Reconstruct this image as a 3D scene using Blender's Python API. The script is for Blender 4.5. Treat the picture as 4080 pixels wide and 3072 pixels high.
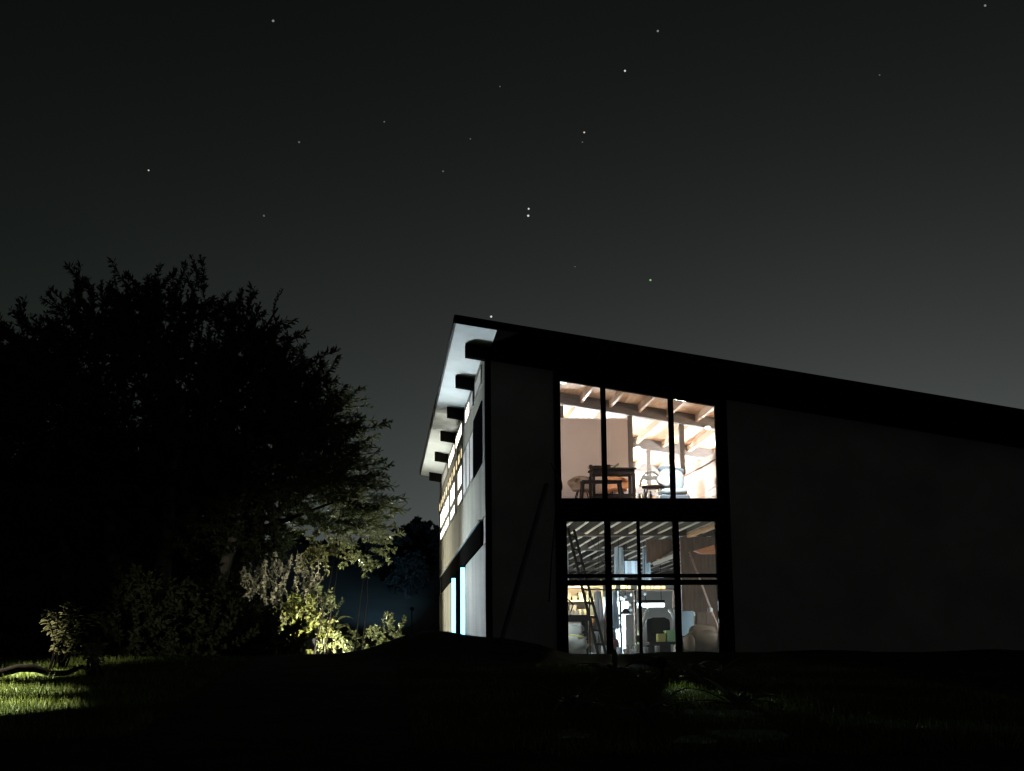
import bpy, math, random
from mathutils import Vector, Matrix, noise as mnoise

# ------------------------------------------------------------------ clear
for o in list(bpy.data.objects):
    bpy.data.objects.remove(o)
scene = bpy.context.scene
COL = scene.collection
R = random.Random(7)

# ------------------------------------------------------------------ camera
PITCH, YAW, ROLL = math.radians(10.83), math.radians(5.287), math.radians(0.55)
cam_d = bpy.data.cameras.new('camera')
cam = bpy.data.objects.new('camera', cam_d)
COL.objects.link(cam)
scene.camera = cam
cam_d.sensor_width = 36.0
cam_d.lens = 36.0 * 5900 / 4080
cam_d.clip_start, cam_d.clip_end = 0.1, 8000
CAM = Vector((0, 0, 1.6))
fw = Vector((math.sin(YAW) * math.cos(PITCH), math.cos(YAW) * math.cos(PITCH), math.sin(PITCH)))
rt0 = Vector((math.cos(YAW), -math.sin(YAW), 0))
up0 = rt0.cross(fw)
rt = math.cos(ROLL) * rt0 - math.sin(ROLL) * up0
up = math.cos(ROLL) * up0 + math.sin(ROLL) * rt0
m = Matrix((rt, up, -fw)).transposed().to_4x4()
m.translation = CAM
cam.matrix_world = m


def at(x, y, Y):
    """point of the photograph (2212 px wide preview) at the depth Y in metres"""
    px, py = x * 1.84448, y * 1.84448
    d = fw + rt * ((px - 2040) / 5900) - up * ((py - 1536) / 5900)
    return CAM + d * (Y / d.y)


# ------------------------------------------------------------------ night sky (town glow near the horizon)
SKY = 1.0
world = bpy.data.worlds.new('World')
scene.world = world
world.use_nodes = True
wt = world.node_tree
wt.nodes.clear()


def wn(kind, **kw):
    n = wt.nodes.new(kind)
    for k, v in kw.items():
        setattr(n, k, v)
    return n


def wmath(op, a, b=None):
    n = wn('ShaderNodeMath', operation=op)
    for i, v in enumerate((a, b)):
        if v is None:
            continue
        if isinstance(v, (int, float)):
            n.inputs[i].default_value = v
        else:
            wt.links.new(v, n.inputs[i])
    return n.outputs[0]


tc = wn('ShaderNodeTexCoord')
sep = wn('ShaderNodeSeparateXYZ')
wt.links.new(tc.outputs['Generated'], sep.inputs[0])
zc = wmath('MAXIMUM', sep.outputs['Z'], 0.0)
glow = wmath('EXPONENT', wmath('MULTIPLY', zc, -9.0))
az = wn('ShaderNodeMapRange', interpolation_type='SMOOTHSTEP')
wt.links.new(sep.outputs['X'], az.inputs['Value'])
az.inputs['From Min'].default_value = -0.45
az.inputs['From Max'].default_value = 0.40
az.inputs['To Min'].default_value = 0.36
az.inputs['To Max'].default_value = 1.25
lum = wmath('ADD', wmath('MULTIPLY', wmath('MULTIPLY', glow, az.outputs[0]), 0.205), 0.0021)
nz = wn('ShaderNodeTexNoise')
nz.inputs['Scale'].default_value = 2.2
nz.inputs['Detail'].default_value = 3
wt.links.new(tc.outputs['Generated'], nz.inputs['Vector'])
cl = wn('ShaderNodeMapRange')
wt.links.new(nz.outputs['Fac'], cl.inputs['Value'])
cl.inputs['To Min'].default_value = 0.86
cl.inputs['To Max'].default_value = 1.14
lum = wmath('MULTIPLY', lum, cl.outputs[0])
tint = wn('ShaderNodeMix', data_type='RGBA')
tint.inputs['A'].default_value = (0.72, 1.03, 0.80, 1)
tint.inputs['B'].default_value = (0.90, 1.0, 0.97, 1)
wt.links.new(az.outputs[0], tint.inputs['Factor'])
bg = wn('ShaderNodeBackground')
wt.links.new(tint.outputs['Result'], bg.inputs['Color'])
wt.links.new(wmath('MULTIPLY', lum, SKY), bg.inputs['Strength'])
wo = wn('ShaderNodeOutputWorld')
wt.links.new(bg.outputs[0], wo.inputs[0])

scene.view_settings.view_transform = 'Standard'
scene.view_settings.look = 'None'
scene.view_settings.exposure = 0
scene.view_settings.gamma = 1
scene.view_settings.use_curve_mapping = False
scene.render.engine = 'CYCLES'
scene.cycles.use_denoising = True
scene.cycles.max_bounces = 7
scene.cycles.diffuse_bounces = 4
scene.cycles.transparent_max_bounces = 12
scene.cycles.sample_clamp_indirect = 3.0
scene.cycles.caustics_reflective = False
scene.cycles.caustics_refractive = False

# ------------------------------------------------------------------ materials
MATS = {}


def mat(name, col, rough=0.7, var=0.25, scale=6.0, stretch=None, metal=0.0, emit=None, power=0.0,
        translucent=0.0, bump=0.0, spec=0.5, col2=None):
    if name in MATS:
        return MATS[name]
    M = bpy.data.materials.new(name)
    M.use_nodes = True
    t = M.node_tree
    b = t.nodes['Principled BSDF']
    out = t.nodes['Material Output']
    b.inputs['Roughness'].default_value = rough
    b.inputs['Metallic'].default_value = metal
    b.inputs['Specular IOR Level'].default_value = spec
    c = t.nodes.new('ShaderNodeTexCoord')
    mp = t.nodes.new('ShaderNodeMapping')
    if stretch:
        mp.inputs['Scale'].default_value = stretch
    t.links.new(c.outputs['Object'], mp.inputs[0])
    n = t.nodes.new('ShaderNodeTexNoise')
    n.inputs['Scale'].default_value = scale
    n.inputs['Detail'].default_value = 5
    t.links.new(mp.outputs[0], n.inputs['Vector'])
    r = t.nodes.new('ShaderNodeMix')
    r.data_type = 'RGBA'
    c1 = [max(0, v * (1 - var)) for v in col]
    c2 = col2 if col2 else [min(1, v * (1 + var)) for v in col]
    r.inputs['A'].default_value = (*c1, 1)
    r.inputs['B'].default_value = (*c2, 1)
    mr = t.nodes.new('ShaderNodeMapRange')
    mr.inputs['From Min'].default_value = 0.3
    mr.inputs['From Max'].default_value = 0.7
    t.links.new(n.outputs['Fac'], mr.inputs['Value'])
    t.links.new(mr.outputs[0], r.inputs['Factor'])
    t.links.new(r.outputs['Result'], b.inputs['Base Color'])
    if bump:
        bp = t.nodes.new('ShaderNodeBump')
        bp.inputs['Strength'].default_value = bump
        bp.inputs['Distance'].default_value = 0.02
        t.links.new(n.outputs['Fac'], bp.inputs['Height'])
        t.links.new(bp.outputs[0], b.inputs['Normal'])
    if emit:
        b.inputs['Emission Color'].default_value = (*emit, 1)
        b.inputs['Emission Strength'].default_value = power
    if translucent:
        tr = t.nodes.new('ShaderNodeBsdfTranslucent')
        t.links.new(r.outputs['Result'], tr.inputs['Color'])
        mx = t.nodes.new('ShaderNodeMixShader')
        mx.inputs[0].default_value = translucent
        t.links.new(b.outputs[0], mx.inputs[1])
        t.links.new(tr.outputs[0], mx.inputs[2])
        t.links.new(mx.outputs[0], out.inputs['Surface'])
    MATS[name] = M
    return M


def glass_mat():
    M = bpy.data.materials.new('window_glass')
    M.use_nodes = True
    t = M.node_tree
    t.nodes.clear()
    out = t.nodes.new('ShaderNodeOutputMaterial')
    tr = t.nodes.new('ShaderNodeBsdfTransparent')
    tr.inputs[0].default_value = (0.93, 0.95, 0.94, 1)
    gl = t.nodes.new('ShaderNodeBsdfGlossy')
    gl.inputs['Roughness'].default_value = 0.02
    fr = t.nodes.new('ShaderNodeFresnel')
    fr.inputs['IOR'].default_value = 1.45
    mx = t.nodes.new('ShaderNodeMixShader')
    t.links.new(fr.outputs[0], mx.inputs[0])
    t.links.new(tr.outputs[0], mx.inputs[1])
    t.links.new(gl.outputs[0], mx.inputs[2])
    t.links.new(mx.outputs[0], out.inputs[0])
    return M


GLASS = glass_mat()
render_wall = mat('lime_render', (0.225, 0.21, 0.195), 0.9, 0.2, 1.1, bump=0.2)
panel_white = mat('facade_board', (0.25, 0.235, 0.185), 0.8, 0.3, 1.2, (1, 1, 0.22), bump=0.15)
soffit_white = mat('soffit_paint', (0.72, 0.79, 0.82), 0.7, 0.06, 2.0)
black_stain = mat('black_stained_timber', (0.008, 0.0075, 0.007), 0.9, 0.3, 5, (6, 6, 1), spec=0.0)
black_metal = mat('black_metal', (0.008, 0.008, 0.009), 0.7, 0.3, 8, spec=0.06)
roof_metal = mat('roof_sheet_metal', (0.02, 0.02, 0.022), 0.65, 0.3, 3, spec=0.2)
beam_wood = mat('grey_brown_beam', (0.10, 0.083, 0.074), 0.75, 0.25, 6, (1, 6, 6), bump=0.15)
deck_wood = mat('ceiling_boards', (0.55, 0.36, 0.23), 0.6, 0.22, 4, (8, 0.6, 8), bump=0.1)
purlin_wood = mat('purlin_pine', (0.40, 0.28, 0.19), 0.6, 0.2, 5, (6, 0.7, 6), bump=0.1)
shaded_joist = mat('shaded_joist', (0.055, 0.045, 0.038), 0.8, 0.3, 5, (6, 0.7, 6))
lit_joist = mat('lit_joist', (0.62, 0.54, 0.45), 0.65, 0.2, 5, (6, 0.7, 6))
dark_deck = mat('dark_floor_underside', (0.03, 0.026, 0.022), 0.85, 0.35, 4, (5, .7, 5))
white_paint = mat('white_paint', (0.78, 0.76, 0.72), 0.8, 0.05, 2)
pink_plaster = mat('pinkish_plaster', (0.56, 0.45, 0.40), 0.9, 0.07, 1.5)
grey_plaster = mat('grey_plaster', (0.30, 0.29, 0.28), 0.9, 0.2, 1.5)
brown_wall = mat('brown_boarding', (0.13, 0.085, 0.06), 0.7, 0.25, 4, (6, 6, .8))
orange_wood = mat('orange_timber', (0.50, 0.20, 0.09), 0.55, 0.25, 5, (.8, 6, 6))
peach_wood = mat('peach_plywood', (0.44, 0.215, 0.10), 0.6, 0.15, 3, (1, 1, 5))
floor_wood = mat('floorboards', (0.30, 0.20, 0.13), 0.55, 0.25, 4, (6, .7, 6))
dark_wood = mat('dark_furniture_wood', (0.013, 0.006, 0.0045), 0.7, 0.3, 6, (6, 6, 1), spec=0.15)
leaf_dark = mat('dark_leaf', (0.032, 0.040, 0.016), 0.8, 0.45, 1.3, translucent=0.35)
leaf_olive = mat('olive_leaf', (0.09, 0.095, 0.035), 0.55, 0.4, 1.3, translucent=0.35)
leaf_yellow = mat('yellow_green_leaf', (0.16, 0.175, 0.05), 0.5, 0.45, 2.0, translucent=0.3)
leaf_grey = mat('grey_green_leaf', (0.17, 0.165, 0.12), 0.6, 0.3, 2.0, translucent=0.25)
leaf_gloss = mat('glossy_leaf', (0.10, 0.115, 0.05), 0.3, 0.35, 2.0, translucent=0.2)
leaf_red = mat('reddish_leaf', (0.16, 0.07, 0.035), 0.5, 0.35, 2.0, translucent=0.25)
bark = mat('grey_bark', (0.10, 0.09, 0.075), 0.9, 0.4, 5, (4, 4, .7), bump=0.6)
dark_bark = mat('dark_twig', (0.006, 0.005, 0.0045), 0.9, 0.3, 6, spec=0.0)
stem_m = mat('green_stem', (0.12, 0.11, 0.06), 0.7, 0.3, 6)


def emat(name, col, power):
    return mat(name, (0.6, 0.6, 0.6), 0.5, 0.0, 3, emit=col, power=power)


# ------------------------------------------------------------------ mesh helpers
class MB:
    def __init__(s):
        s.v, s.f = [], []

    def add(s, vs, fs):
        k = len(s.v)
        s.v += [tuple(v) for v in vs]
        s.f += [tuple(i + k for i in f) for f in fs]
        return s

    def box(s, x0, x1, y0, y1, z0, z1):
        return s.add([(x0, y0, z0), (x1, y0, z0), (x1, y1, z0), (x0, y1, z0),
                      (x0, y0, z1), (x1, y0, z1), (x1, y1, z1), (x0, y1, z1)],
                     [(0, 3, 2, 1), (4, 5, 6, 7), (0, 1, 5, 4), (1, 2, 6, 5), (2, 3, 7, 6), (3, 0, 4, 7)])

    def prism(s, pts, a0, a1, axis='y'):
        """outline pts extruded along an axis: 'y' -> pts are (x,z); 'x' -> pts are (y,z); 'z' -> pts are (x,y)"""
        def P(p, a):
            return {'y': (p[0], a, p[1]), 'x': (a, p[0], p[1]), 'z': (p[0], p[1], a)}[axis]
        n = len(pts)
        vs = [P(p, a0) for p in pts] + [P(p, a1) for p in pts]
        fs = [tuple(range(n - 1, -1, -1)), tuple(range(n, 2 * n))]
        fs += [(i, (i + 1) % n, n + (i + 1) % n, n + i) for i in range(n)]
        return s.add(vs, fs)

    def bar(s, a, b, w, h=None, upv=(0, 0, 1)):
        a, b = Vector(a), Vector(b)
        h = h or w
        d = (b - a).normalized()
        u = Vector(upv)
        if abs(d.dot(u)) > .98:
            u = Vector((0, 1, 0))
        x = d.cross(u).normalized() * (w / 2)
        z = x.cross(d).normalized() * (h / 2)
        vs = [a - x - z, a + x - z, a + x + z, a - x + z, b - x - z, b + x - z, b + x + z, b - x + z]
        return s.add(vs, [(0, 1, 2, 3), (7, 6, 5, 4), (0, 4, 5, 1), (1, 5, 6, 2), (2, 6, 7, 3), (3, 7, 4, 0)])

    def tube(s, pts, rads, n=8, cap=True):
        pts = [Vector(p) for p in pts]
        if not isinstance(rads, (list, tuple)):
            rads = [rads] * len(pts)
        vs, fs = [], []
        ref = Vector((0.31, 0.95, 0.1))
        for i, p in enumerate(pts):
            d = (pts[min(i + 1, len(pts) - 1)] - pts[max(i - 1, 0)]).normalized()
            x = d.cross(ref if abs(d.dot(ref)) < .95 else Vector((1, 0, 0))).normalized()
            y = d.cross(x)
            for k in range(n):
                t = 2 * math.pi * k / n
                vs.append(p + (x * math.cos(t) + y * math.sin(t)) * rads[i])
        for i in range(len(pts) - 1):
            for k in range(n):
                a, b = i * n + k, i * n + (k + 1) % n
                fs.append((a, b, b + n, a + n))
        if cap:
            fs.append(tuple(range(n - 1, -1, -1)))
            fs.append(tuple(range((len(pts) - 1) * n, len(pts) * n)))
        return s.add(vs, fs)

    def lathe(s, prof, c=(0, 0, 0), n=16):
        c = Vector(c)
        vs, fs = [], []
        for r, z in prof:
            for k in range(n):
                t = 2 * math.pi * k / n
                vs.append(c + Vector((r * math.cos(t), r * math.sin(t), z)))
        for i in range(len(prof) - 1):
            for k in range(n):
                a, b = i * n + k, i * n + (k + 1) % n
                fs.append((a, b, b + n, a + n))
        fs.append(tuple(range(n - 1, -1, -1)))
        fs.append(tuple(range((len(prof) - 1) * n, len(prof) * n)))
        return s.add(vs, fs)

    def build(s, name, m, parent=None, smooth=False, bevel=0.0):
        me = bpy.data.meshes.new(name)
        me.from_pydata(s.v, [], s.f)
        if smooth:
            me.polygons.foreach_set('use_smooth', [True] * len(me.polygons))
        me.materials.append(m)
        me.update()
        return link(name, me, parent, bevel)


def link(name, me, parent=None, bevel=0.0):
    o = bpy.data.objects.new(name, me)
    COL.objects.link(o)
    if parent:
        o.parent = parent
        o.matrix_parent_inverse = world_of(parent).inverted()
    if bevel:
        b = o.modifiers.new('bevel', 'BEVEL')
        b.width, b.segments, b.limit_method = bevel, 1, 'ANGLE'
    return o


def world_of(o):
    mm = o.matrix_basis.copy()
    if o.parent:
        mm = world_of(o.parent) @ o.matrix_parent_inverse @ mm
    return mm


def tag(o, label, cat, group=None, kind=None):
    if label:
        o['label'] = label
    if cat:
        o['category'] = cat
    if group:
        o['group'] = group
    if kind:
        o['kind'] = kind
    return o


def thing(name, label, cat, loc=(0, 0, 0), group=None):
    o = bpy.data.objects.new(name, None)
    COL.objects.link(o)
    o.location = loc
    o.empty_display_size = .2
    return tag(o, label, cat, group)


def structure(o):
    o['kind'] = 'structure'
    return o


def copy_thing(root, delta, label=None):
    """copy a thing with its parts and sub-parts, moved by delta"""
    def rec(o, parent):
        c = o.copy()
        COL.objects.link(c)
        if parent:
            c.parent = parent
            c.matrix_parent_inverse = o.matrix_parent_inverse.copy()
        for ch in o.children:
            rec(ch, c)
        return c
    r = rec(root, None)
    r.location = root.location + Vector(delta)
    for ch in r.children:                       # parts were placed in world units under the first root
        ch.matrix_parent_inverse = world_of(root).inverted() @ Matrix.Identity(4)
    if label:
        r['label'] = label
    return r


def lamp(name, loc, power, col=(1, 1, 1), radius=0.1, parent=None, spot=None, aim=None, blend=.5):
    d = bpy.data.lights.new(name, 'SPOT' if spot else 'POINT')
    d.energy, d.color, d.shadow_soft_size = power, col, radius
    o = bpy.data.objects.new(name, d)
    COL.objects.link(o)
    o.location = loc
    if spot:
        d.spot_size, d.spot_blend = math.radians(spot), blend
        o.rotation_euler = (Vector(aim) - Vector(loc)).to_track_quat('-Z', 'Y').to_euler()
    if parent:
        o.parent = parent
        o.matrix_parent_inverse = world_of(parent).inverted()
    return o


# ------------------------------------------------------------------ terrain
def ss(a, b, x):
    t = min(1, max(0, (x - a) / (b - a)))
    return t * t * (3 - 2 * t)


def ground_z(x, y):
    z = 0.35 + 0.06 * min(y, 25) - 0.35 * math.exp(-max(y, 0) / 5) if y > 0 else 0.0
    z += 0.42 * math.exp(-((x - 0.95) / 0.95) ** 2 - ((y - 24.6) / 1.5) ** 2)
    z += 0.16 * ss(1.2, 2.2, x) * math.exp(-((y - 24.8) / 1.3) ** 2)
    z -= 0.17 * ss(2.5, 3.3, x) * math.exp(-((y - 26.0) / 4.5) ** 2)
    if abs(y) < 60 and abs(x) < 40 and not (x > 1.7 and y > 26.2):
        z += 0.05 * mnoise.noise(Vector((x * .7, y * .7, 3.1))) + .02 * mnoise.noise(Vector((x * 2.3, y * 2.3, 1.7)))
    if x > 1.9 and y > 26.3:
        z = min(z, 1.80)
    return z


def spaced(lo, hi, fine_lo, fine_hi, step, grow):
    v = []
    x = fine_lo
    while x <= fine_hi:
        v.append(x)
        x += step
    s, a = step, fine_lo
    while a > lo:
        s *= grow
        a -= s
        v.insert(0, a)
    s, a = step, v[-1]
    while a < hi:
        s *= grow
        a += s
        v.append(a)
    return v


gx = spaced(-1500, 1500, -12, 14, .3, 1.35)
gy = spaced(-300, 2500, 4, 30, .3, 1.3)
g = MB()
for y in gy:
    for x in gx:
        g.v.append((x, y, ground_z(x, y)))
nx = len(gx)
for j in range(len(gy) - 1):
    for i in range(nx - 1):
        g.f.append((j * nx + i, j * nx + i + 1, (j + 1) * nx + i + 1, (j + 1) * nx + i))
ground_m = mat('garden_turf', (0.024, 0.032, 0.011), 0.95, 0.5, 2.5, bump=0.6, spec=0.03)
structure(g.build('ground', ground_m, smooth=True))

# hillside behind
hb = MB()
hx = [-260 + 6 * i for i in range(88)]
hy = [52, 58, 64, 70, 76, 82, 90, 105, 130, 170, 230]


def hill_z(x, y):
    h = 6.4 * ss(48, 66, y) * (1 + .35 * mnoise.noise(Vector((x * .03, y * .02, 0)))) + 4 * ss(90, 220, y)
    return 1.80 + h * ss(60, -30, x) - .4


for y in hy:
    for x in hx:
        hb.v.append((x, y, hill_z(x, y)))
for j in range(len(hy) - 1):
    for i in range(len(hx) - 1):
        a = j * len(hx) + i
        hb.f.append((a, a + 1, a + 1 + len(hx), a + len(hx)))
hill_m = mat('hill_scrub', (0.06, 0.075, 0.075), 0.95, 0.5, .25, bump=0.8, spec=0.1)
structure(hb.build('hill', hill_m, smooth=True))

# ------------------------------------------------------------------ the house
XW, YF, YB, XR = 1.98, 26.8, 46.8, 14.5
SL = 0.159


def zb(x):            # underside of the sloping portal beams
    return 7.55 - SL * x


def zs(x):            # soffit / roof deck underside
    return 7.79 - SL * x


house = thing('house', 'two storey timber house with lit windows under one sloping roof', 'house', (6, 35, 1.8))
# slabs
MB().box(2.2, XR, 26.95, YB, 1.66, 1.85).build('floor', mat('concrete_floor', (.25, .24, .23), .6, .2, 2), house)
MB().box(2.2, XR, 26.98, YB, 4.50, 4.63).build('floor', dark_deck, house)
MB().box(2.2, XR, 26.99, YB - .2, 4.632, 4.65).build('floorboards', floor_wood, house)
# front walls
MB().prism([(2.09, 1.4), (3.25, 1.4), (3.25, zb(3.25)), (2.09, zb(2.09))], YF, YF + .2).build('wall', render_wall, house)
MB().prism([(6.50, 1.2), (XR, 1.2), (XR, zb(XR)), (6.50, zb(6.50))], YF, YF + .2).build('wall', render_wall, house)
MB().prism([(1.985, 1.4), (2.088, 1.4), (2.088, zs(2.09) - .004), (1.985, zs(1.985) - .004)], YF - .015, YF + .2).build('corner_post', black_stain, house)
MB().box(3.255, 6.495, YF + .02, YF + .2, 1.2, 1.80).build('plinth', black_stain, house)
MB().box(3.36, 6.29, YF + .01, YF + .2, 4.30, 4.60).build('floor_edge_beam', black_stain, house)
# panel over the beam up to the roof
MB().prism([(2.09, zb(2.09) + .245 - .004), (XR, zb(XR) + .241), (XR, zs(XR) - .003), (2.09, zs(2.09) - .003)], YF + .05, YF + .18).build('gable_board', black_stain, house)
# right and back walls
MB().prism([(27.0, 1.4), (YB, 1.4), (YB, zs(XR)), (27.0, zs(XR))], XR - .2, XR - .002, 'x').build('wall', white_paint, house)
MB().prism([(XW + .2, 1.4), (XR - .2, 1.4), (XR - .2, zs(XR - .2) - .004), (XW + .2, zs(XW + .2) - .004)], YB - .2, YB).build('wall', white_paint, house)
# left side wall core
MB().prism([(YF + .2, 1.4), (YB, 1.4), (YB, zs(2.0) - .004), (YF + .2, zs(2.0) - .004)], 2.003, 2.18, 'x').build('wall', white_paint, house)

# roof, thin, with wide overhang; white eave soffit, verge soffit blackened to paint its shade
rf = MB().prism([(1.37, zs(1.37) + .035), (XR + .6, zs(XR + .6) + .035), (XR + .6, zs(XR + .6) + .125), (1.37, zs(1.37) + .125)], 25.32, 46.0).build('roof', roof_metal, house)
MB().prism([(1.35, zs(1.35) - .006), (XR + .6, zs(XR + .6) - .006), (XR + .6, zs(XR + .6) + .14), (1.35, zs(1.35) + .14)], 25.26, 25.318).build('fascia', black_stain, rf)
MB().prism([(25.32, zs(1.34) + .0), (46.0, zs(1.34) + .0), (46.0, zs(1.34) + .145), (25.32, zs(1.34) + .145)], 1.335, 1.366, 'x').build('gutter', roof_metal, rf)
ns = 0
for i in range(6):
    y0 = 25.32 + i * (46.0 - 25.32) / 6
    y1 = y0 + (46.0 - 25.32) / 6 - .004
    MB().prism([(1.372, zs(1.372)), (2.09, zs(2.09)), (2.09, zs(2.09) + .03), (1.372, zs(1.372) + .03)], y0, y1).build('soffit', soffit_white, rf)
MB().prism([(2.094, zs(2.094)), (XR + .55, zs(XR + .55)), (XR + .55, zs(XR + .55) + .03), (2.094, zs(2.094) + .03)], 25.32, 26.98).build('shaded_verge_soffit', black_stain, rf)  # stain black paints the verge's shade here
# ceiling boards between the portal beams
BEAMS = [26.80, 29.80, 33.50, 37.0, 40.7, 45.0]
for i in range(30):
    x0 = 2.2 + i * .41
    if x0 > XR - .6:
        break
    MB().prism([(x0, zs(x0)), (x0 + .402, zs(x0 + .402)), (x0 + .402, zs(x0 + .402) + .03), (x0, zs(x0) + .03)], 27.0, YB - .2).build('ceiling_board', deck_wood, rf)
for i, y in enumerate(BEAMS):
    mm = black_stain if i == 0 else beam_wood
    xr = XR + .3 if i == 0 else XR - .2
    MB().prism([(1.62, zb(1.62)), (xr, zb(xr)), (xr, zs(xr) - .003), (1.62, zs(1.62) - .003)], y - (.06 if i == 0 else 0), y + .16).build('beam', mm, house)
    # tail of each beam outside the wall, blackened to paint its unlit face
    if i:
        MB().prism([(1.60, zb(1.60) - .004), (1.975, zb(1.975) - .004), (1.975, zs(1.975) - .004), (1.60, zs(1.60) - .004)], y - .006, y + .166).build('shaded_beam_end', black_stain, house)
# purlins, spaced .6 m, between beams
for bay in range(5):
    ya, yb_ = BEAMS[bay] + (.16 if bay else .2), BEAMS[bay + 1]
    for k in range(14):
        x = 2.39 + .6 * k
        if bay > 2 and k > 9:
            continue
        MB().prism([(x - .025, zs(x) - .15), (x + .025, zs(x) - .15 - .008), (x + .025, zs(x + .025) - .002), (x - .025, zs(x - .025) - .002)], ya, yb_ - .002).build('purlin', purlin_wood, house)

# ---- windows of the front
wu = MB()
def zt(x):            # top of the upper window opening
    return zb(x) - .155


XL, XRW = 3.37, 6.29
for (a, b) in ((3.255, XL), (XRW, 6.495)):
    wu.prism([(a, 4.605), (b, 4.605), (b, zb(b) - .004), (a, zb(a) - .004)], YF - .03, YF + .12)
wu.prism([(XL, zt(XL)), (XRW, zt(XRW)), (XRW, zb(XRW) - .004), (XL, zb(XL) - .004)], YF - .03, YF + .12)
wu.box(XL, XRW, YF - .03, YF + .12, 4.605, 4.655)
win_u = wu.build('window', black_stain, house)
for x, w in ((4.18, .085), (5.45, .085)):
    MB().prism([(x - w / 2, 4.657), (x + w / 2, 4.657), (x + w / 2, zt(x + w / 2) - .002), (x - w / 2, zt(x - w / 2) - .002)], YF - .02, YF + .1).build('mullion', black_stain, win_u)
for a, b in ((XL, 4.135), (4.225, 5.405), (5.495, XRW)):
    MB().prism([(a + .002, 4.657), (b - .002, 4.657), (b - .002, zt(b) - .003), (a + .002, zt(a) - .003)], YF + .04, YF + .05).build('pane', GLASS, win_u)
wl = MB()
LX0, LX1, LZ0, LZ1 = 3.455, 6.225, 1.85, 4.235
wl.box(3.255, LX0, YF - .03, YF + .12, 1.8, 4.298)
wl.box(LX1, 6.495, YF - .03, YF + .12, 1.8, 4.298)
wl.box(LX0, LX1, YF - .03, YF + .12, 1.8, LZ0)
wl.box(LX0, LX1, YF - .03, YF + .12, LZ1, 4.298)
wl.box(3.255, 3.358, YF - .03, YF + .12, 4.30, 4.602)
wl.box(6.292, 6.495, YF - .03, YF + .12, 4.30, 4.602)
win_l = wl.build('window', black_stain, house)
cols = [(4.21, .105), (4.78, .045), (5.475, .105)]
for x, w in cols:
    MB().box(x - w / 2, x + w / 2, YF - .02, YF + .1, LZ0 + .002, LZ1 - .002).build('mullion', black_stain, win_l)
ed = [LX0] + [v for x, w in cols for v in (x - w / 2, x + w / 2)] + [LX1]
for k in range(4):
    a, b = ed[2 * k] + .002, ed[2 * k + 1] - .002
    for z0, z1 in ((3.21, 3.275), (3.075, 3.165)):
        MB().box(a, b, YF - .015, YF + .09, z0, z1).build('rail', black_stain, win_l)
    for z0, z1 in ((3.278, LZ1 - .003), (3.168, 3.207), (LZ0 + .003, 3.072)):
        MB().box(a, b, YF + .04, YF + .05, z0, z1).build('pane', GLASS, win_l)
MB().box(3.30, 6.45, YF - .14, YF - .032, 1.765, 1.797).build('sill', mat('sill_stone', (.2, .2, .19), .6, .2), win_l)

# ---- left facade: boards, black band, flush frosted windows
y = 27.0
while y < 46.6:
    w = 1.18 + .1 * R.random()
    e = min(y + w, 46.78)
    MB().box(XW + .004 * R.random(), 2.0, y + .006, e - .006, 1.5, 3.868).build('wall_panel', panel_white, house)
    MB().box(XW + .004 * R.random(), 2.0, y + .006, e - .006, 4.362, 5.42).build('wall_panel', panel_white, house)
    y = e
MB().box(XW, 2.0, YF + .202, 27.55, 5.424, 7.46).build('wall_panel', panel_white, house)
y = 27.556
while y < 46.6:
    e = min(y + 2.4, 46.78)
    MB().box(XW, 2.0, y, e - .008, 6.74, 6.93).build('wall_panel', panel_white, house)
    y = e
MB().box(1.945, 2.0, 27.75, 45.2, 3.875, 4.33).build('cladding_band', black_stain, house)
MB().box(1.915, 2.0, 27.75, 45.2, 4.334, 4.356).build('band_flashing', mat('zinc', (.5, .52, .52), .4, .1, metal=.6), house)
frost = {
    'hot': emat('frosted_pane_lit', (1.0, .93, .78), 2.6),
    'warm': emat('frosted_pane_warm', (1.0, .78, .42), 1.3),
    'pink': emat('curtained_pane', (.62, .50, .50), .16),
    'dim': emat('frosted_pane_dim', (.8, .75, .65), .10),
}
dark_glass = mat('dark_pane', (.004, .004, .005), .9, .1, spec=0.0)


def side_window(y0, y1, z0, z1, m, fr=.05, fm=None):
    f = MB()
    f.box(1.962, 2.0, y0, y0 + fr, z0, z1)
    f.box(1.962, 2.0, y1 - fr, y1, z0, z1)
    f.box(1.962, 2.0, y0 + fr, y1 - fr, z0, z0 + fr)
    f.box(1.962, 2.0, y0 + fr, y1 - fr, z1 - fr, z1)
    o = f.build('window', fm or mat('side_frame', (.16, .15, .14), .7, .2), house)
    MB().box(1.972, 2.0, y0 + fr + .002, y1 - fr - .002, z0 + fr + .002, z1 - fr - .002).build('pane', m, o)
    return o


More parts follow.
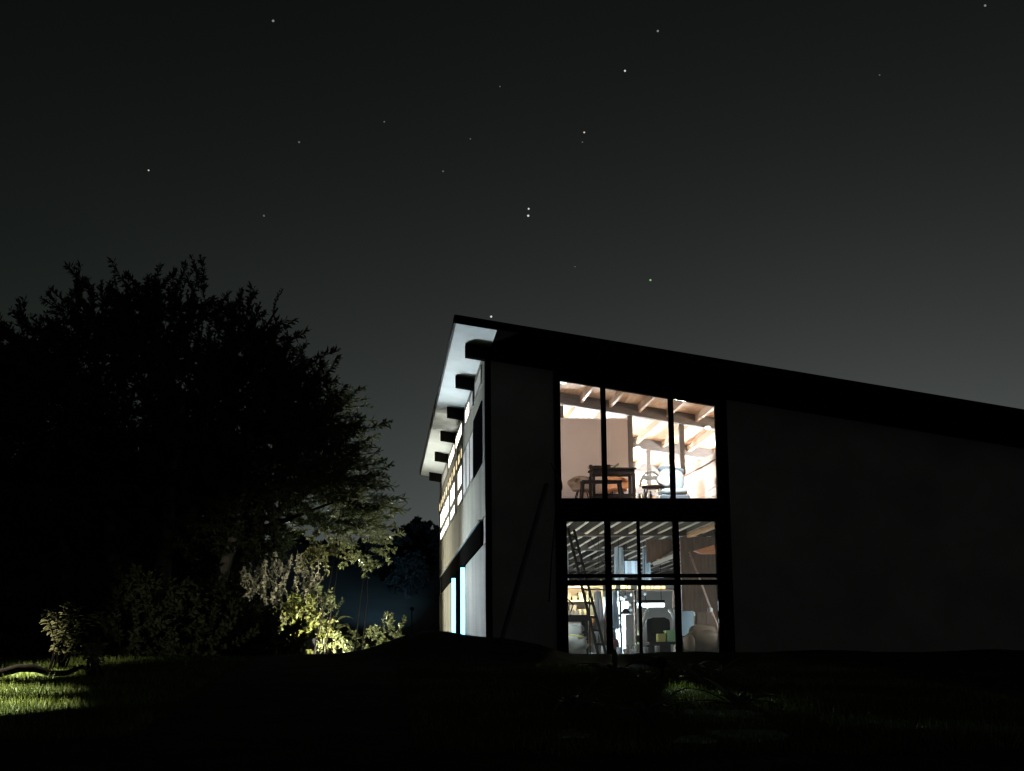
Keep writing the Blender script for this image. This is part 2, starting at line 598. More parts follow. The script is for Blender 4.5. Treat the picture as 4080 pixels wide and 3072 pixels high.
side_window(27.56, 29.95, 5.43, 6.60, dark_glass, .04, black_stain)
MB().box(XW, 2.0, 27.56, 33.9, 6.61, 6.735).build('wall_panel', panel_white, house)
for a, b in ((30.05, 31.25), (31.3, 32.5), (32.55, 33.75)):
    side_window(a, b, 5.43, 6.48, frost['pink'])
MB().box(XW, 2.0, 29.97, 33.9, 6.49, 6.605).build('wall_panel', panel_white, house)
for a, b in ((34.05, 35.95), (37.2, 39.6), (40.2, 42.65), (42.75, 45.7)):
    side_window(a, b, 5.78, 6.36, frost['hot'], .07)
    side_window(a, b, 5.43, 5.77, frost['hot'], .06)
for a, b in ((35.97, 37.18), (39.62, 40.18), (45.72, 46.6)):
    MB().box(XW, 2.0, a, b, 5.43, 6.36).build('wall_panel', mat('grey_infill', (.16, .155, .15), .8, .2), house)
yy = 34.0
k = 0
while yy < 45.8:
    w = (.62, .85, .7, .9)[k % 4]
    side_window(yy, yy + w, 6.40, 6.735, frost['warm'], .05)
    MB().box(XW, 2.0, yy + w + .01, yy + w + .29, 6.40, 6.73).build('wall_panel', panel_white, house)
    yy += w + .3
    k += 1
for a, b, mk in ((27.7, 29.6, 'dim'), (30.1, 31.15, 'dim'), (31.2, 32.85, 'hot'), (34.0, 36.85, 'hot'), (37.3, 40.5, 'hot'), (41.0, 44.7, 'dim')):
    side_window(a, b, 6.95, 7.33, frost[mk], .05)
MB().box(1.99, 2.001, 27.56, 46.7, 6.935, 7.465).build('wall_panel', mat('grey_head_board', (.30, .30, .28), .8, .2), house)

# vertical light tubes by the side door with the dark door post between them
for i, (y, lab) in enumerate(((33.1, 'vertical bluish tube light on the side wall, nearer to the house corner'),
                              (37.0, 'vertical bluish tube light on the side wall, farther from the house corner'))):
    t = thing('tube_light', lab, 'tube light', (1.92, y, 2.1), 'vertical tube lights on the side wall')
    MB().tube([(1.92, y, 2.12), (1.92, y, 3.82)], .048, 12).build('tube', emat('cool_tube', (.20, .62, 1.0), 4.2), t)
    MB().box(1.885, 1.978, y - .05, y + .05, 3.822, 3.862).build('end_cap', black_metal, t)
    MB().box(1.885, 1.978, y - .05, y + .05, 2.04, 2.118).build('end_cap', black_metal, t)
dp = MB().box(1.875, 1.978, 35.0, 35.12, 1.75, 3.87).build('door_post', black_stain, house)

# ------------------------------------------------------------------ inside, upper floor
pw = MB().prism([(2.2, 4.652), (5.155, 4.652), (5.155, 6.63), (2.2, 6.63)], 29.84, 29.92).build('partition', pink_plaster, house)
MB().box(2.2, 5.155, 29.82, 29.94, 6.632, 6.66).build('cap', white_paint, pw)
for x, y, w, zlow in ((5.205, 29.83, .095, 4.652), (6.28, 29.83, .105, 5.5), (6.265, 33.53, .095, 4.652), (3.80, 29.95, .07, 6.662), (8.2, 33.53, .1, 4.652), (7.3, 40.73, .1, 4.652)):
    MB().box(x - w / 2, x + w / 2, y, y + .1, zlow, zb(x + w / 2) - .003).build('post', beam_wood, house)
# sloping parapet of the stairwell, capped, peach coloured boards
A, B = Vector((6.40, 27.06, 0)), Vector((6.66, 31.9, 0))
pp = MB()
pp.add([(A.x, A.y, 4.652), (B.x, B.y, 4.652), (B.x, B.y, 5.66), (A.x, A.y, 5.44),
        (A.x + .08, A.y, 4.652), (B.x + .08, B.y, 4.652), (B.x + .08, B.y, 5.66), (A.x + .08, A.y, 5.44)],
       [(0, 1, 2, 3), (7, 6, 5, 4), (0, 3, 7, 4), (1, 5, 6, 2), (3, 2, 6, 7), (0, 4, 5, 1)])
par = pp.build('parapet', peach_wood, house)
cpb = MB()
cpb.add([(A.x - .05, A.y, 5.45), (B.x - .05, B.y, 5.67), (B.x - .05, B.y, 5.80), (A.x - .05, A.y, 5.58),
         (A.x + .12, A.y, 5.45), (B.x + .12, B.y, 5.67), (B.x + .12, B.y, 5.80), (A.x + .12, A.y, 5.58)],
        [(0, 1, 2, 3), (7, 6, 5, 4), (0, 3, 7, 4), (1, 5, 6, 2), (3, 2, 6, 7), (0, 4, 5, 1)])
cpb.build('cap', mat('pale_cap', (.42, .29, .23), .6, .2, 8, (6, 1, 6)), par)
for k, (z0, z1) in enumerate(((4.66, 4.80), (4.815, 4.95), (4.965, 5.10))):
    MB().add([(6.398, 27.3, z0), (6.455, 28.3, z0), (6.455, 28.3, z1), (6.398, 27.3, z1), (6.372, 27.3, z0), (6.425, 28.3, z0), (6.425, 28.3, z1), (6.372, 27.3, z1)],
             [(0, 1, 2, 3), (7, 6, 5, 4), (0, 3, 7, 4), (1, 5, 6, 2), (3, 2, 6, 7), (0, 4, 5, 1)]).build('drawer_front', mat('brown_ply', (.55, .33, .2), .6, .15), par)

tb = thing('table', 'dark wooden table with low foot rail in front of the pink partition upstairs', 'table', (4.65, 28.6, 4.65))
MB().box(4.17, 5.05, 28.35, 28.95, 5.405, 5.44).build('tabletop', dark_wood, tb, bevel=.006)
MB().box(4.20, 5.02, 28.4, 28.9, 5.325, 5.403).build('apron', dark_wood, tb)
for x, y in ((4.21, 28.42), (5.0, 28.42), (4.21, 28.88), (5.0, 28.88)):
    MB().box(x - .028, x + .028, y - .028, y + .028, 4.651, 5.323).build('leg', dark_wood, tb)
for y in (28.42, 28.88):
    MB().box(4.24, 4.97, y - .02, y + .02, 4.87, 4.93).build('foot_rail', dark_wood, tb)

bn = thing('bench', 'dark narrow bench standing between the table and the upstairs window', 'bench', (4.3, 28.1, 4.65))
MB().box(3.92, 4.70, 27.97, 28.25, 5.10, 5.145).build('seat', dark_wood, bn, bevel=.006)
for sx, x in ((-1, 3.95), (1, 4.66)):
    for y in (28.01, 28.21):
        MB().bar((x, y, 5.10), (x + sx * .05, y, 4.652), .05, .05).build('leg', dark_wood, bn)

shell_b = mat('tan_shell', (.26, .18, .13), .6, .15, 3)
shell_o = mat('orange_shell', (.55, .23, .09), .5, .15, 3)


def shell_chair(x, y, m, label, group, turn=0.0):
    t = thing('shell_chair', label, 'chair', (x, y, 4.65), group)
    vs, fs = [], []
    nu, nv = 9, 7
    for j in range(nv):
        v = j / (nv - 1)
        for i in range(nu):
            u = i / (nu - 1) * 2 - 1
            h = v * .32
            wd = (.19 + .10 * math.sin(math.pi * min(1, v * .9 + .1))) * (1 - .25 * max(0, v - .75) / .25 * abs(u))
            vs.append((x + u * wd, y + .12 * v - .22 * u * u * (.6 + .4 * v) + .03, 5.10 + h - .06 * v * u * u + (1 - v) * .05 * u * u))
    for j in range(nv - 1):
        for i in range(nu - 1):
            a = j * nu + i
            fs.append((a, a + 1, a + nu + 1, a + nu))
    o = MB().add(vs, fs).build('backrest', m, t, smooth=True)
    sd = o.modifiers.new('thick', 'SOLIDIFY')
    sd.thickness = .012
    MB().lathe([(.10, 0), (.2, .015), (.23, .05), (.22, .06), (.1, .035)], (x, y - .14, 5.06), 14).build('seat', m, t, smooth=True)
    for sx in (-1, 1):
        for sy in (-1, 1):
            MB().tube([(x + sx * .1, y - .14 + sy * .1, 5.07), (x + sx * .21, y - .14 + sy * .2, 4.652)], .011, 6).build('leg', black_metal, t)
    return t


shell_chair(4.10, 29.36, shell_b, 'tan shell chair at the left end of the upstairs table', 'shell chairs at the table')
shell_chair(4.80, 29.40, shell_o, 'orange shell chair tucked behind the upstairs table', 'shell chairs at the table')

pot = thing('potted_sprig', 'small pot with single big dark leaf standing on the upstairs table', 'potted plant', (4.55, 28.6, 5.43))
MB().lathe([(.045, 0), (.06, .02), (.065, .075), (.05, .08)], (4.52, 28.6, 5.441), 12).build('pot', dark_wood, pot, smooth=True)
MB().tube([(4.52, 28.6, 5.5), (4.60, 28.6, 5.51), (4.66, 28.58, 5.49)], .008, 5).build('stem', stem_m, pot)
MB().add([(4.63, 28.58, 5.47), (4.67, 28.56, 5.47), (4.735, 28.56, 5.51), (4.74, 28.56, 5.56), (4.70, 28.58, 5.54), (4.65, 28.6, 5.50)],
         [(0, 1, 2, 3, 4, 5)]).build('leaf', leaf_gloss, pot)
tag(MB().lathe([(.02, 0), (.075, .012), (.11, .045), (.105, .048), (.06, .02)], (4.30, 28.55, 5.441), 14).build('bowl', dark_wood, smooth=True),
    'shallow dark bowl on the left end of the upstairs table', 'bowl')
bt = thing('cup', 'small dark round cup at the left corner of the upstairs table', 'cup', (4.19, 28.6, 5.43))
MB().lathe([(.025, 0), (.035, .02), (.036, .08), (.03, .082)], (4.19, 28.62, 5.441), 10).build('body', dark_wood, bt, smooth=True)
MB().tube([(4.155, 28.62, 5.49), (4.13, 28.62, 5.48), (4.135, 28.62, 5.455), (4.157, 28.62, 5.45)], .006, 5).build('handle', dark_wood, bt)

# grey round-backed chair and armchair with pale blue cushions
grey_m = mat('grey_fabric', (.22, .21, .19), .9, .2, 10)
rc = thing('round_back_chair', 'grey chair with rounded bentwood back right of the middle post upstairs', 'chair', (5.42, 28.7, 4.65))
arc = [(5.42 + .22 * math.cos(a), 28.82, 5.12 + .30 * math.sin(a)) for a in [math.pi * k / 10 for k in range(11)]]
MB().tube(arc, .022, 8).build('back_hoop', grey_m, rc, smooth=True)
MB().box(5.24, 5.60, 28.80, 28.84, 5.25, 5.33).build('back_slat', grey_m, rc)
MB().lathe([(.18, 0), (.22, .01), (.22, .04), (.18, .05)], (5.42, 28.64, 5.06), 16).build('seat', dark_wood, rc)
for sx in (-1, 1):
    for sy in (-1, 1):
        MB().tube([(5.42 + sx * .14, 28.64 + sy * .14, 5.06), (5.42 + sx * .2, 28.64 + sy * .2, 4.652)], .016, 6).build('leg', dark_wood, rc)
white_f = mat('white_cushion', (.85, .86, .86), .9, .06, 5)
blue_f = mat('pale_blue_cushion', (.62, .76, .82), .9, .12, 5)
slate_f = mat('slate_blue_throw', (.24, .30, .36), .9, .2, 6)


def cushion(c, s, m, parent, rot=(0, 0, 0), name='cushion', rumple=0.0):
    mb = MB()
    n = 10
    from mathutils import Euler
    E = Euler(rot).to_matrix()
    vs = []
    for j in range(n + 1):
        ph = math.pi * j / n - math.pi / 2
        for i in range(2 * n):
            th = math.pi * i / n
            def sp(v, e):
                return math.copysign(abs(v) ** e, v)
            p = Vector((sp(math.cos(ph), .55) * sp(math.cos(th), .5) * s[0], sp(math.cos(ph), .55) * sp(math.sin(th), .5) * s[1], sp(math.sin(ph), .8) * s[2]))
            if rumple:
                q = p * 9 + Vector(c)
                p = p * (1 + rumple * mnoise.noise(q) + rumple * .7 * mnoise.noise(q * 2.7))
            vs.append(Vector(c) + E @ p)
    fs = []
    for j in range(n):
        for i in range(2 * n):
            a, b = j * 2 * n + i, j * 2 * n + (i + 1) % (2 * n)
            fs.append((a, b, b + 2 * n, a + 2 * n))
    return mb.add(vs, fs).build(name, m, parent, smooth=True)


ac = thing('armchair', 'armchair with white and pale blue cushions near the upstairs window', 'armchair', (5.80, 28.5, 4.65))
MB().box(5.50, 6.08, 28.3, 28.95, 4.72, 4.90).build('frame', slate_f, ac, bevel=.02)
for x, y in ((5.53, 28.33), (6.05, 28.33), (5.53, 28.92), (6.05, 28.92)):
    MB().box(x - .02, x + .02, y - .02, y + .02, 4.652, 4.718).build('leg', dark_wood, ac)
cushion((5.80, 28.6, 4.97), (.27, .3, .08), blue_f, ac, name='seat_cushion')
cushion((5.83, 28.88, 5.24), (.26, .09, .24), blue_f, ac, (-.2, .12, 0), 'back_cushion')
cushion((5.64, 28.62, 5.22), (.14, .06, .13), white_f, ac, (-.3, .5, 0), 'scatter_cushion')
cushion((5.58, 28.4, 4.82), (.10, .09, .09), white_f, ac, (0, .2, .2), 'scatter_cushion')
cushion((5.86, 28.98, 5.47), (.27, .07, .07), slate_f, ac, (0, .1, 0), 'throw')
# jars on the sill
for k, (x, r, h) in enumerate(((4.86, .028, .10), (4.96, .05, .13), (5.07, .026, .15))):
    j = thing('white_jar', ('short narrow white jar on the upstairs sill, left of the round one', 'round fat white jar on the upstairs window sill', 'tall thin white jar on the upstairs sill beside the round one')[k], 'jar', (x, 27.05, 4.652), 'white jars on the upstairs sill')
    MB().lathe([(r * .8, 0), (r, .01), (r, h * .7), (r * .6, h * .85), (r * .6, h)], (x, 27.06, 4.652), 12).build('body', white_paint, j, smooth=True)
    MB().lathe([(r * .62, 0), (r * .66, .004), (r * .66, .014), (r * .5, .016)], (x, 27.06, 4.652 + h), 12).build('lid', grey_m, j)

# lamps upstairs
warm, neutral, cool = (1.0, .80, .58), (1.0, .92, .80), (.75, .90, 1.0)
fl = thing('floor_lamp', 'bright paper floor lamp beside the peach parapet upstairs', 'lamp', (6.22, 30.3, 4.65))
MB().lathe([(.13, 0), (.14, .01), (.13, .025), (.02, .03)], (6.22, 30.3, 4.652), 16).build('base', black_metal, fl)
MB().tube([(6.22, 30.3, 4.68), (6.22, 30.3, 4.85)], .012, 6).build('stem', black_metal, fl)
MB().lathe([(.13, 0), (.17, .15), (.17, .35), (.12, .5)], (6.22, 30.3, 4.852), 18).build('shade', emat('paper_shade', (1, .95, .85), 4.0), fl, smooth=True)
lamp('light', (6.10, 30.2, 5.62), 55, neutral, .15, fl)
nw = (.96, .97, 1.0)
UP = [((3.1, 32.2, 5.7), 700, nw), ((7.9, 31.9, 5.4), 1250, nw), ((4.6, 35.3, 5.3), 1900, nw), ((8.0, 35.4, 5.3), 1900, nw), ((6.0, 39.0, 5.3), 1900, (.92, .97, 1.0)), ((5.5, 43.4, 5.3), 1200, (.92, .97, 1.0))]
for k, (p, w, c) in enumerate(UP):
    labs = ('white globe lamp on stem behind the pink partition', 'white globe lamp on stem right of the floor lamp, behind the parapet',
            'white globe lamp on stem left in the third bay', 'white globe lamp on stem right in the third bay',
            'white globe lamp on stem in the fourth bay', 'white globe lamp on stem by the rear wall')
    t = thing('globe_lamp', labs[k] + ' upstairs', 'lamp', (p[0], p[1], 4.65), 'globe lamps upstairs')
    MB().lathe([(.12, 0), (.12, .02), (.015, .03)], (p[0], p[1], 4.652), 14).build('base', black_metal, t)
    MB().tube([(p[0], p[1], 4.68), (p[0], p[1], p[2] - .1)], .012, 6).build('stem', black_metal, t)
    MB().lathe([(.03, -.1), (.08, -.07), (.1, 0), (.08, .07), (.03, .1)], p, 14).build('globe', emat('globe_glow', (1, .95, .85), 5), t, smooth=True)
    lamp('light', (p[0], p[1], p[2] + .16), w, c, .12, t)
# front bay: an added warm fill lamp, unseen right of the window, and two small ceiling spots in view
fill1 = thing('fill_lamp', 'warm fill lamp added unseen behind the front wall right of the upstairs window', 'lamp', (8.3, 27.15, 6.0))
MB().box(8.2, 8.4, 27.002, 27.03, 5.7, 5.9).build('plate', black_metal, fill1)
MB().lathe([(.05, 0), (.1, .05), (.1, .2), (.05, .22)], (8.3, 27.15, 5.7), 12).build('shade', emat('amber_fill_shade', (1, .8, .55), 3), fill1, smooth=True)
lamp('light', (8.0, 27.8, 6.0), 330, (1.0, .84, .68), .15, fill1)
for k, (x, y, lab) in enumerate(((5.99, 33.42, 'small white spot lamp on the second inner beam'), (6.80, 29.72, 'small bluish spot lamp on the first inner beam, right side'), (3.52, 27.4, 'small white spot lamp in the top left corner of upstairs window'))):
    z = zb(x) + (.02 if k < 2 else -.02)
    t = thing('spot_lamp', lab, 'spot lamp', (x, y, z), 'small ceiling spots upstairs')
    if k == 2:
        MB().tube([(x, y, z + .02), (x, y, zs(x) - .004)], .008, 6).build('rod', black_metal, t)
    else:
        MB().box(x - .02, x + .02, y, y + .075, z - .01, z + .02).build('bracket', black_metal, t)
    MB().lathe([(.03, -.04), (.06, -.03), (.07, 0), (.04, .03)], (x, y, z - .03), 12).build('head', emat('spot_glow', (.85, .95, 1), 1.6 if k != 1 else .5), t, smooth=True)

fill3 = thing('fill_lamp', 'fill lamp added unseen behind the pale pier left of the upstairs window', 'lamp', (2.7, 27.05, 5.9))  # added fill, lights the chairs from the front
MB().box(2.6, 2.8, 27.002, 27.03, 5.75, 5.95).build('plate', black_metal, fill3)
MB().lathe([(.05, 0), (.09, .05), (.09, .2), (.05, .22)], (2.7, 27.13, 5.75), 12).build('shade', emat('amber_fill_shade', (1, .8, .55), 3), fill3, smooth=True)
lamp('light', (2.75, 27.4, 5.75), 100, (.95, .96, 1.0), .12, fill3)

cs = thing('fill_spot', 'fill spot lamp added unseen above the upstairs window head inside', 'spot lamp', (5.5, 27.15, 6.8))  # added fill spot out of view, brightens the armchair
MB().tube([(5.5, 27.15, 6.85), (5.5, 27.15, zs(5.5) - .004)], .012, 6).build('rod', black_metal, cs)
MB().lathe([(.03, .06), (.06, .04), (.065, -.03), (.055, -.035)], (5.5, 27.15, 6.79), 12).build('head', black_metal, cs)
lamp('light', (5.5, 27.15, 6.72), 420, (.95, .97, 1.0), .05, cs, 74, (5.75, 28.5, 4.9), .6)

# ------------------------------------------------------------------ inside, lower floor
fill4 = thing('fill_lamp', 'fill lamp added unseen behind the pale pier left of the lower window', 'lamp', (2.7, 27.05, 3.2))  # added fill, lights the lower room from the front
MB().box(2.6, 2.8, 27.002, 27.03, 3.15, 3.35).build('plate', black_metal, fill4)
MB().lathe([(.05, 0), (.09, .05), (.09, .2), (.05, .22)], (2.7, 27.13, 3.15), 12).build('shade', emat('amber_fill_shade', (1, .8, .55), 3), fill4, smooth=True)
lamp('light', (2.75, 27.4, 3.0), 95, (.85, .95, 1.0), .12, fill4)
for bay in range(5):
    ya, yb_ = BEAMS[bay] + .2, BEAMS[bay + 1] - .002
    for k in range(26 if bay < 3 else 20):
        x = 2.43 + .30 * k
        jo = MB().box(x - .022, x + .022, ya, yb_, 4.292, 4.498).build('joist', shaded_joist, house)
        MB().box(x - .026, x + .026, ya, yb_, 4.272 + .002 * (k % 3), 4.29).build('lit_underside', lit_joist, jo)  # pale strip paints the lit underside; joist sides are dark for their shade
    MB().box(2.2, XR - .2, yb_ + .003, yb_ + .17, 4.235, 4.498).build('floor_beam', mat('dark_beam', (.08, .065, .055), .8, .3, 5, (1, 6, 6)), house)
# brown boarded stair enclosure on the right, its stair with a pale string, orange landing
MB().box(6.22, 8.0, 30.02, 30.1, 1.852, 4.232).build('partition', brown_wall, house)
MB().prism([(5.60, 3.72), (6.215, 4.0), (6.215, 4.22), (5.60, 4.22)], 30.5, 30.58).build('partition', brown_wall, house)
st = thing('staircase', 'open staircase with pale string rising behind the right lower panes', 'staircase', (6.0, 30.3, 1.85))
MB().bar((5.80, 30.36, 3.73), (6.30, 30.2, 3.93), .06, .075).build('string', white_paint, st)
MB().bar((5.80, 30.9, 3.73), (6.30, 30.75, 3.93), .06, .075).build('string', white_paint, st)
for k in range(4):
    f = k / 3
    MB().box(5.84 + .11 * k, 5.96 + .11 * k, 30.4, 30.72, 3.79 + .045 * k, 3.815 + .045 * k).build('tread', orange_wood, st)
MB().bar((6.345, 27.25, 4.215), (6.345, 29.75, 4.225), .085, .07).build('orange_joist', mat('orange_pine', (.6, .36, .19), .5, .2, 5, (6, .7, 6)), house)
MB().prism([(6.27, 3.86), (6.66, 3.97), (6.70, 3.80), (6.42, 3.80)], 28.9, 29.1).build('landing', orange_wood, house)
tag(MB().tube([(6.18, 29.0, 3.84), (6.34, 28.7, 3.2), (6.43, 28.4, 2.72), (6.50, 28.2, 2.40), (6.56, 28.0, 1.852)], .019, 8).build('pole', mat('pinkish_pole', (.5, .33, .26), .5, .15), smooth=True),
    'thin pinkish wooden pole leaning in the right lower panes', 'pole')
tag(MB().lathe([(.01, -.05), (.045, -.03), (.05, 0), (.045, .03), (.01, .05)], (6.31, 27.9, 2.66), 12).build('ball', white_paint, smooth=True), None, None)
bpy.data.objects['ball'].name = 'knob_lamp'
tag(bpy.data.objects['knob_lamp'], 'small white round knob lamp clipped to the leaning pole', 'lamp')
wb = thing('white_board', 'pale blue panel board standing in the right lower pane', 'board', (6.2, 28.8, 1.85))
MB().box(5.92, 6.20, 28.9, 28.93, 2.20, 2.68).build('panel', mat('pale_blue_board', (.50, .68, .80), .5, .06), wb, bevel=.005)
MB().box(5.95, 5.98, 28.92, 28.95, 1.852, 2.2).build('leg', black_metal, wb)
MB().box(6.13, 6.16, 28.92, 28.95, 1.852, 2.2).build('leg', black_metal, wb)
cab = thing('cabinet', 'dark brown cabinet beside the pale blue board downstairs', 'cabinet', (6.4, 28.9, 1.85))
MB().box(6.23, 6.62, 28.85, 29.3, 1.852, 2.66).build('body', brown_wall, cab, bevel=.006)
MB().box(6.25, 6.43, 28.83, 28.848, 1.9, 2.63).build('door', brown_wall, cab)
MB().box(6.44, 6.60, 28.83, 28.848, 1.9, 2.63).build('door', brown_wall, cab)
brown_f = mat('brown_leather', (.15, .10, .06), .6, .2, 6)
lc = thing('club_chair', 'brown rounded leather armchair by the right lower pane', 'armchair', (6.15, 27.9, 1.85))
cushion((6.16, 28.0, 2.08), (.30, .3, .21), brown_f, lc, name='seat')
cushion((6.22, 28.2, 2.22), (.27, .12, .18), brown_f, lc, name='backrest')
cushion((5.90, 27.95, 2.04), (.08, .26, .17), brown_f, lc, name='armrest')
cushion((6.46, 27.95, 2.04), (.08, .26, .17), brown_f, lc, name='armrest')

# step ladder by the left panes
sl_ = thing('ladder', 'dark ladder leaning inside the lower left panes', 'ladder', (4.1, 27.9, 1.85))
SA = [Vector((3.60, 27.75, 4.20)), Vector((4.08, 27.42, 1.855))]
SB = [Vector((3.77, 28.15, 4.20)), Vector((4.285, 27.82, 1.855))]
dl = mat('ladder_wood', (.008, .006, .005), .9, .3, spec=0.0)
for a, b in (SA, SB):
    MB().bar(a, b, .05, .034).build('stile', dl, sl_)
for k in range(9):
    f = .06 + k * .108
    MB().tube([SA[0].lerp(SA[1], f), SB[0].lerp(SB[1], f)], .017, 6).build('rung', dl, sl_)
# dust sheeted chair
ds = thing('dust_sheeted_chair', 'armchair under a pale grey dust sheet at the lower left pane', 'armchair', (3.7, 27.9, 1.85))
sheet = mat('dust_sheet', (.46, .47, .44), .9, .2, 5, bump=.3)
cushion((3.68, 28.0, 2.02), (.27, .3, .2), sheet, ds, name='seat_cover', rumple=.35)
cushion((3.68, 28.2, 2.25), (.22, .14, .2), sheet, ds, (.1, .25, 0), name='back_cover', rumple=.4)
cushion((3.70, 27.76, 2.17), (.17, .05, .045), mat('yellow_cloth', (.55, .52, .22), .9, .2), ds, (0, .1, 0), 'yellow_scarf')
# workbench with jars
wbk = thing('workbench', 'black topped workbench behind the dust sheeted chair', 'workbench', (3.7, 28.9, 1.85))
MB().box(3.40, 4.10, 28.7, 29.3, 2.50, 2.61).build('top', black_stain, wbk)
MB().box(3.42, 4.08, 28.75, 29.25, 2.28, 2.30).build('shelf', black_stain, wbk)
for x in (3.44, 4.06):
    for y in (28.76, 29.24):
        MB().box(x - .03, x + .03, y - .03, y + .03, 1.852, 2.278).build('leg', black_stain, wbk)
        MB().box(x - .03, x + .03, y - .03, y + .03, 2.302, 2.498).build('leg', black_stain, wbk)
jl = ['first', 'second', 'third', 'fourth', 'fifth', 'sixth']
cream = mat('cream_glaze', (.62, .52, .42), .4, .1)
for k in range(6):
    for row, z in ((0, 2.611), (1, 2.302)):
        x = 3.52 + .095 * k + .02 * R.random()
        r = .03 + .012 * R.random()
        h = .07 + .05 * R.random()
        o = MB().lathe([(r * .7, 0), (r, .015), (r, h * .6), (r * .55, h * .85), (r * .62, h)], (x, 28.82, z), 10).build('jar', cream, smooth=True)
        tag(o, '%s cream jar from the left %s the black workbench' % (jl[k], 'on top of' if row == 0 else 'on the shelf under'), 'jar', 'cream jars at the workbench')
dk = thing('desk_lamp', 'black jointed desk lamp standing on the workbench', 'desk lamp', (3.62, 29.1, 2.61))
MB().lathe([(.08, 0), (.08, .02), (.02, .03)], (3.78, 29.1, 2.611), 12).build('base', black_metal, dk)
MB().tube([(3.78, 29.1, 2.63), (3.86, 29.1, 2.82), (3.66, 29.1, 3.02)], .014, 6).build('arm', black_metal, dk)
MB().lathe([(.03, .1), (.05, .07), (.095, -.03), (.09, -.04)], (3.60, 29.1, 3.0), 12).build('shade', black_metal, dk)
# shelf unit with boxes
yellow_w = mat('cream_shelf_paint', (.68, .62, .44), .6, .08)
su = thing('shelf_unit', 'cream painted shelf unit lit from inside behind the ladder', 'shelf', (4.3, 30.0, 1.85))
for x in (3.62, 4.52):
    MB().box(x, x + .05, 29.9, 30.3, 1.852, 3.35).build('post', yellow_w, su)
for z in (2.05, 2.62, 2.92, 3.20):
    MB().box(3.672, 4.518, 29.9, 30.3, z, z + .03).build('shelf', yellow_w, su)
MB().box(3.672, 4.518, 30.27, 30.298, 1.9, 3.3).build('back', mat('beige_back', (.45, .36, .28), .8, .15), su)
bc = [(.45, .36, .26), (.34, .30, .26), (.5, .47, .3), (.24, .25, .2), (.55, .5, .45)]
n = 0
for z in (2.651, 2.951, 3.231):
    x = 3.70
    while x < 4.40 and z < 3.2:
        w, h = .08 + .1 * R.random(), .08 + .13 * R.random()
        if x + w > 4.5:
            break
        o = MB().box(x, x + w, 29.95, 30.2, z, z + h).build('box', mat('carton_%d' % (n % 5), bc[n % 5], .8, .15), bevel=.004)
        tag(o, 'cardboard box number-%d-from-left'.replace('number-%d-from-left', '%s') % ('%s from the left on the %s shelf of the cream unit' % (jl[n % 6] if z < 2.7 else jl[n % 6], 'middle' if z < 2.8 else 'upper')), 'box', 'boxes on the cream shelf unit')
        x += w + .015 + .03 * R.random()
        n += 1
lamp('light', (4.1, 29.6, 3.1), 34, (1, .85, .55), .06, su)
tag(MB().box(4.30, 4.56, 29.3, 29.6, 2.47, 2.56).build('orange_box', mat('orange_card', (.6, .26, .05), .6, .1), bevel=.004), 'flat orange box on the trestle left of the thick mullion', 'box')
tr = thing('trestle', 'small grey trestle carrying the orange box', 'trestle', (4.43, 29.45, 1.85))
MB().box(4.26, 4.60, 29.25, 29.65, 2.43, 2.468).build('top', grey_plaster, tr)
for x, y in ((4.3, 29.3), (4.56, 29.3), (4.3, 29.6), (4.56, 29.6)):
    MB().bar((x, y, 2.43), (x, y, 1.852), .035).build('leg', grey_plaster, tr)

# hanging coats and bag in the third column of panes
coat = mat('grey_coat', (.40, .40, .42), .9, .25, 6, (3, 3, .5), bump=.4)
cr = thing('coat_rail', 'black rail on two posts carrying the hanging sheets downstairs', 'rail', (4.8, 29.2, 1.85))
MB().tube([(4.18, 29.2, 3.12), (5.12, 29.2, 3.12)], .012, 6).build('rail', black_metal, cr)
for x in (4.19, 5.11):
    MB().tube([(x, 29.2, 1.852), (x, 29.2, 3.10)], .014, 6).build('post', black_metal, cr)
for k, (x, w, z0, m_, lab) in enumerate(((4.36, .10, 1.98, coat, 'long pale grey sheet hanging at the left end of the rail'),
                                    (4.55, .07, 2.0, mat('brown_coat', (.16, .12, .1), .9, .3), 'brown coat hanging second from the left on the rail'),
                                    (4.70, .05, 2.35, mat('blue_coat', (.22, .28, .36), .9, .25), 'short blue jacket hanging beside the thin mullion'))):
    vs, fs = [], []
    nn, mmm = 13, 8
    for j in range(mmm):
        v = j / (mmm - 1)
        for i in range(nn):
            u = i / (nn - 1) * 2 - 1
            fl_ = (.55 + .45 * min(1, v * 2.5)) * w
            vs.append((x + u * fl_ + .01 * math.sin(5 * v + k), 29.2 + .025 * math.sin(u * 9 + 2 * v + k) * (.4 + v), 3.10 - v * (3.10 - z0) - .05 * u * u * (1 - v)))
    for j in range(mmm - 1):
        for i in range(nn - 1):
            a = j * nn + i
            fs.append((a, a + 1, a + nn + 1, a + nn))
    o = MB().add(vs, fs).build('hanging_coat', m_, smooth=True)
    sd = o.modifiers.new('thick', 'SOLIDIFY')
    sd.thickness = .03
    tag(o, lab, 'coat', 'clothes on the rail')
rb = thing('red_bag', 'dark red bag standing on the floor under the coats', 'bag', (4.6, 28.9, 1.85))
cushion((4.62, 28.9, 2.01), (.09, .1, .15), mat('dark_red', (.09, .02, .025), .7, .2), rb, name='body')
MB().tube([(4.58, 28.9, 2.14), (4.6, 28.9, 2.23), (4.64, 28.9, 2.23), (4.66, 28.9, 2.14)], .008, 6).build('handle', dark_wood, rb)
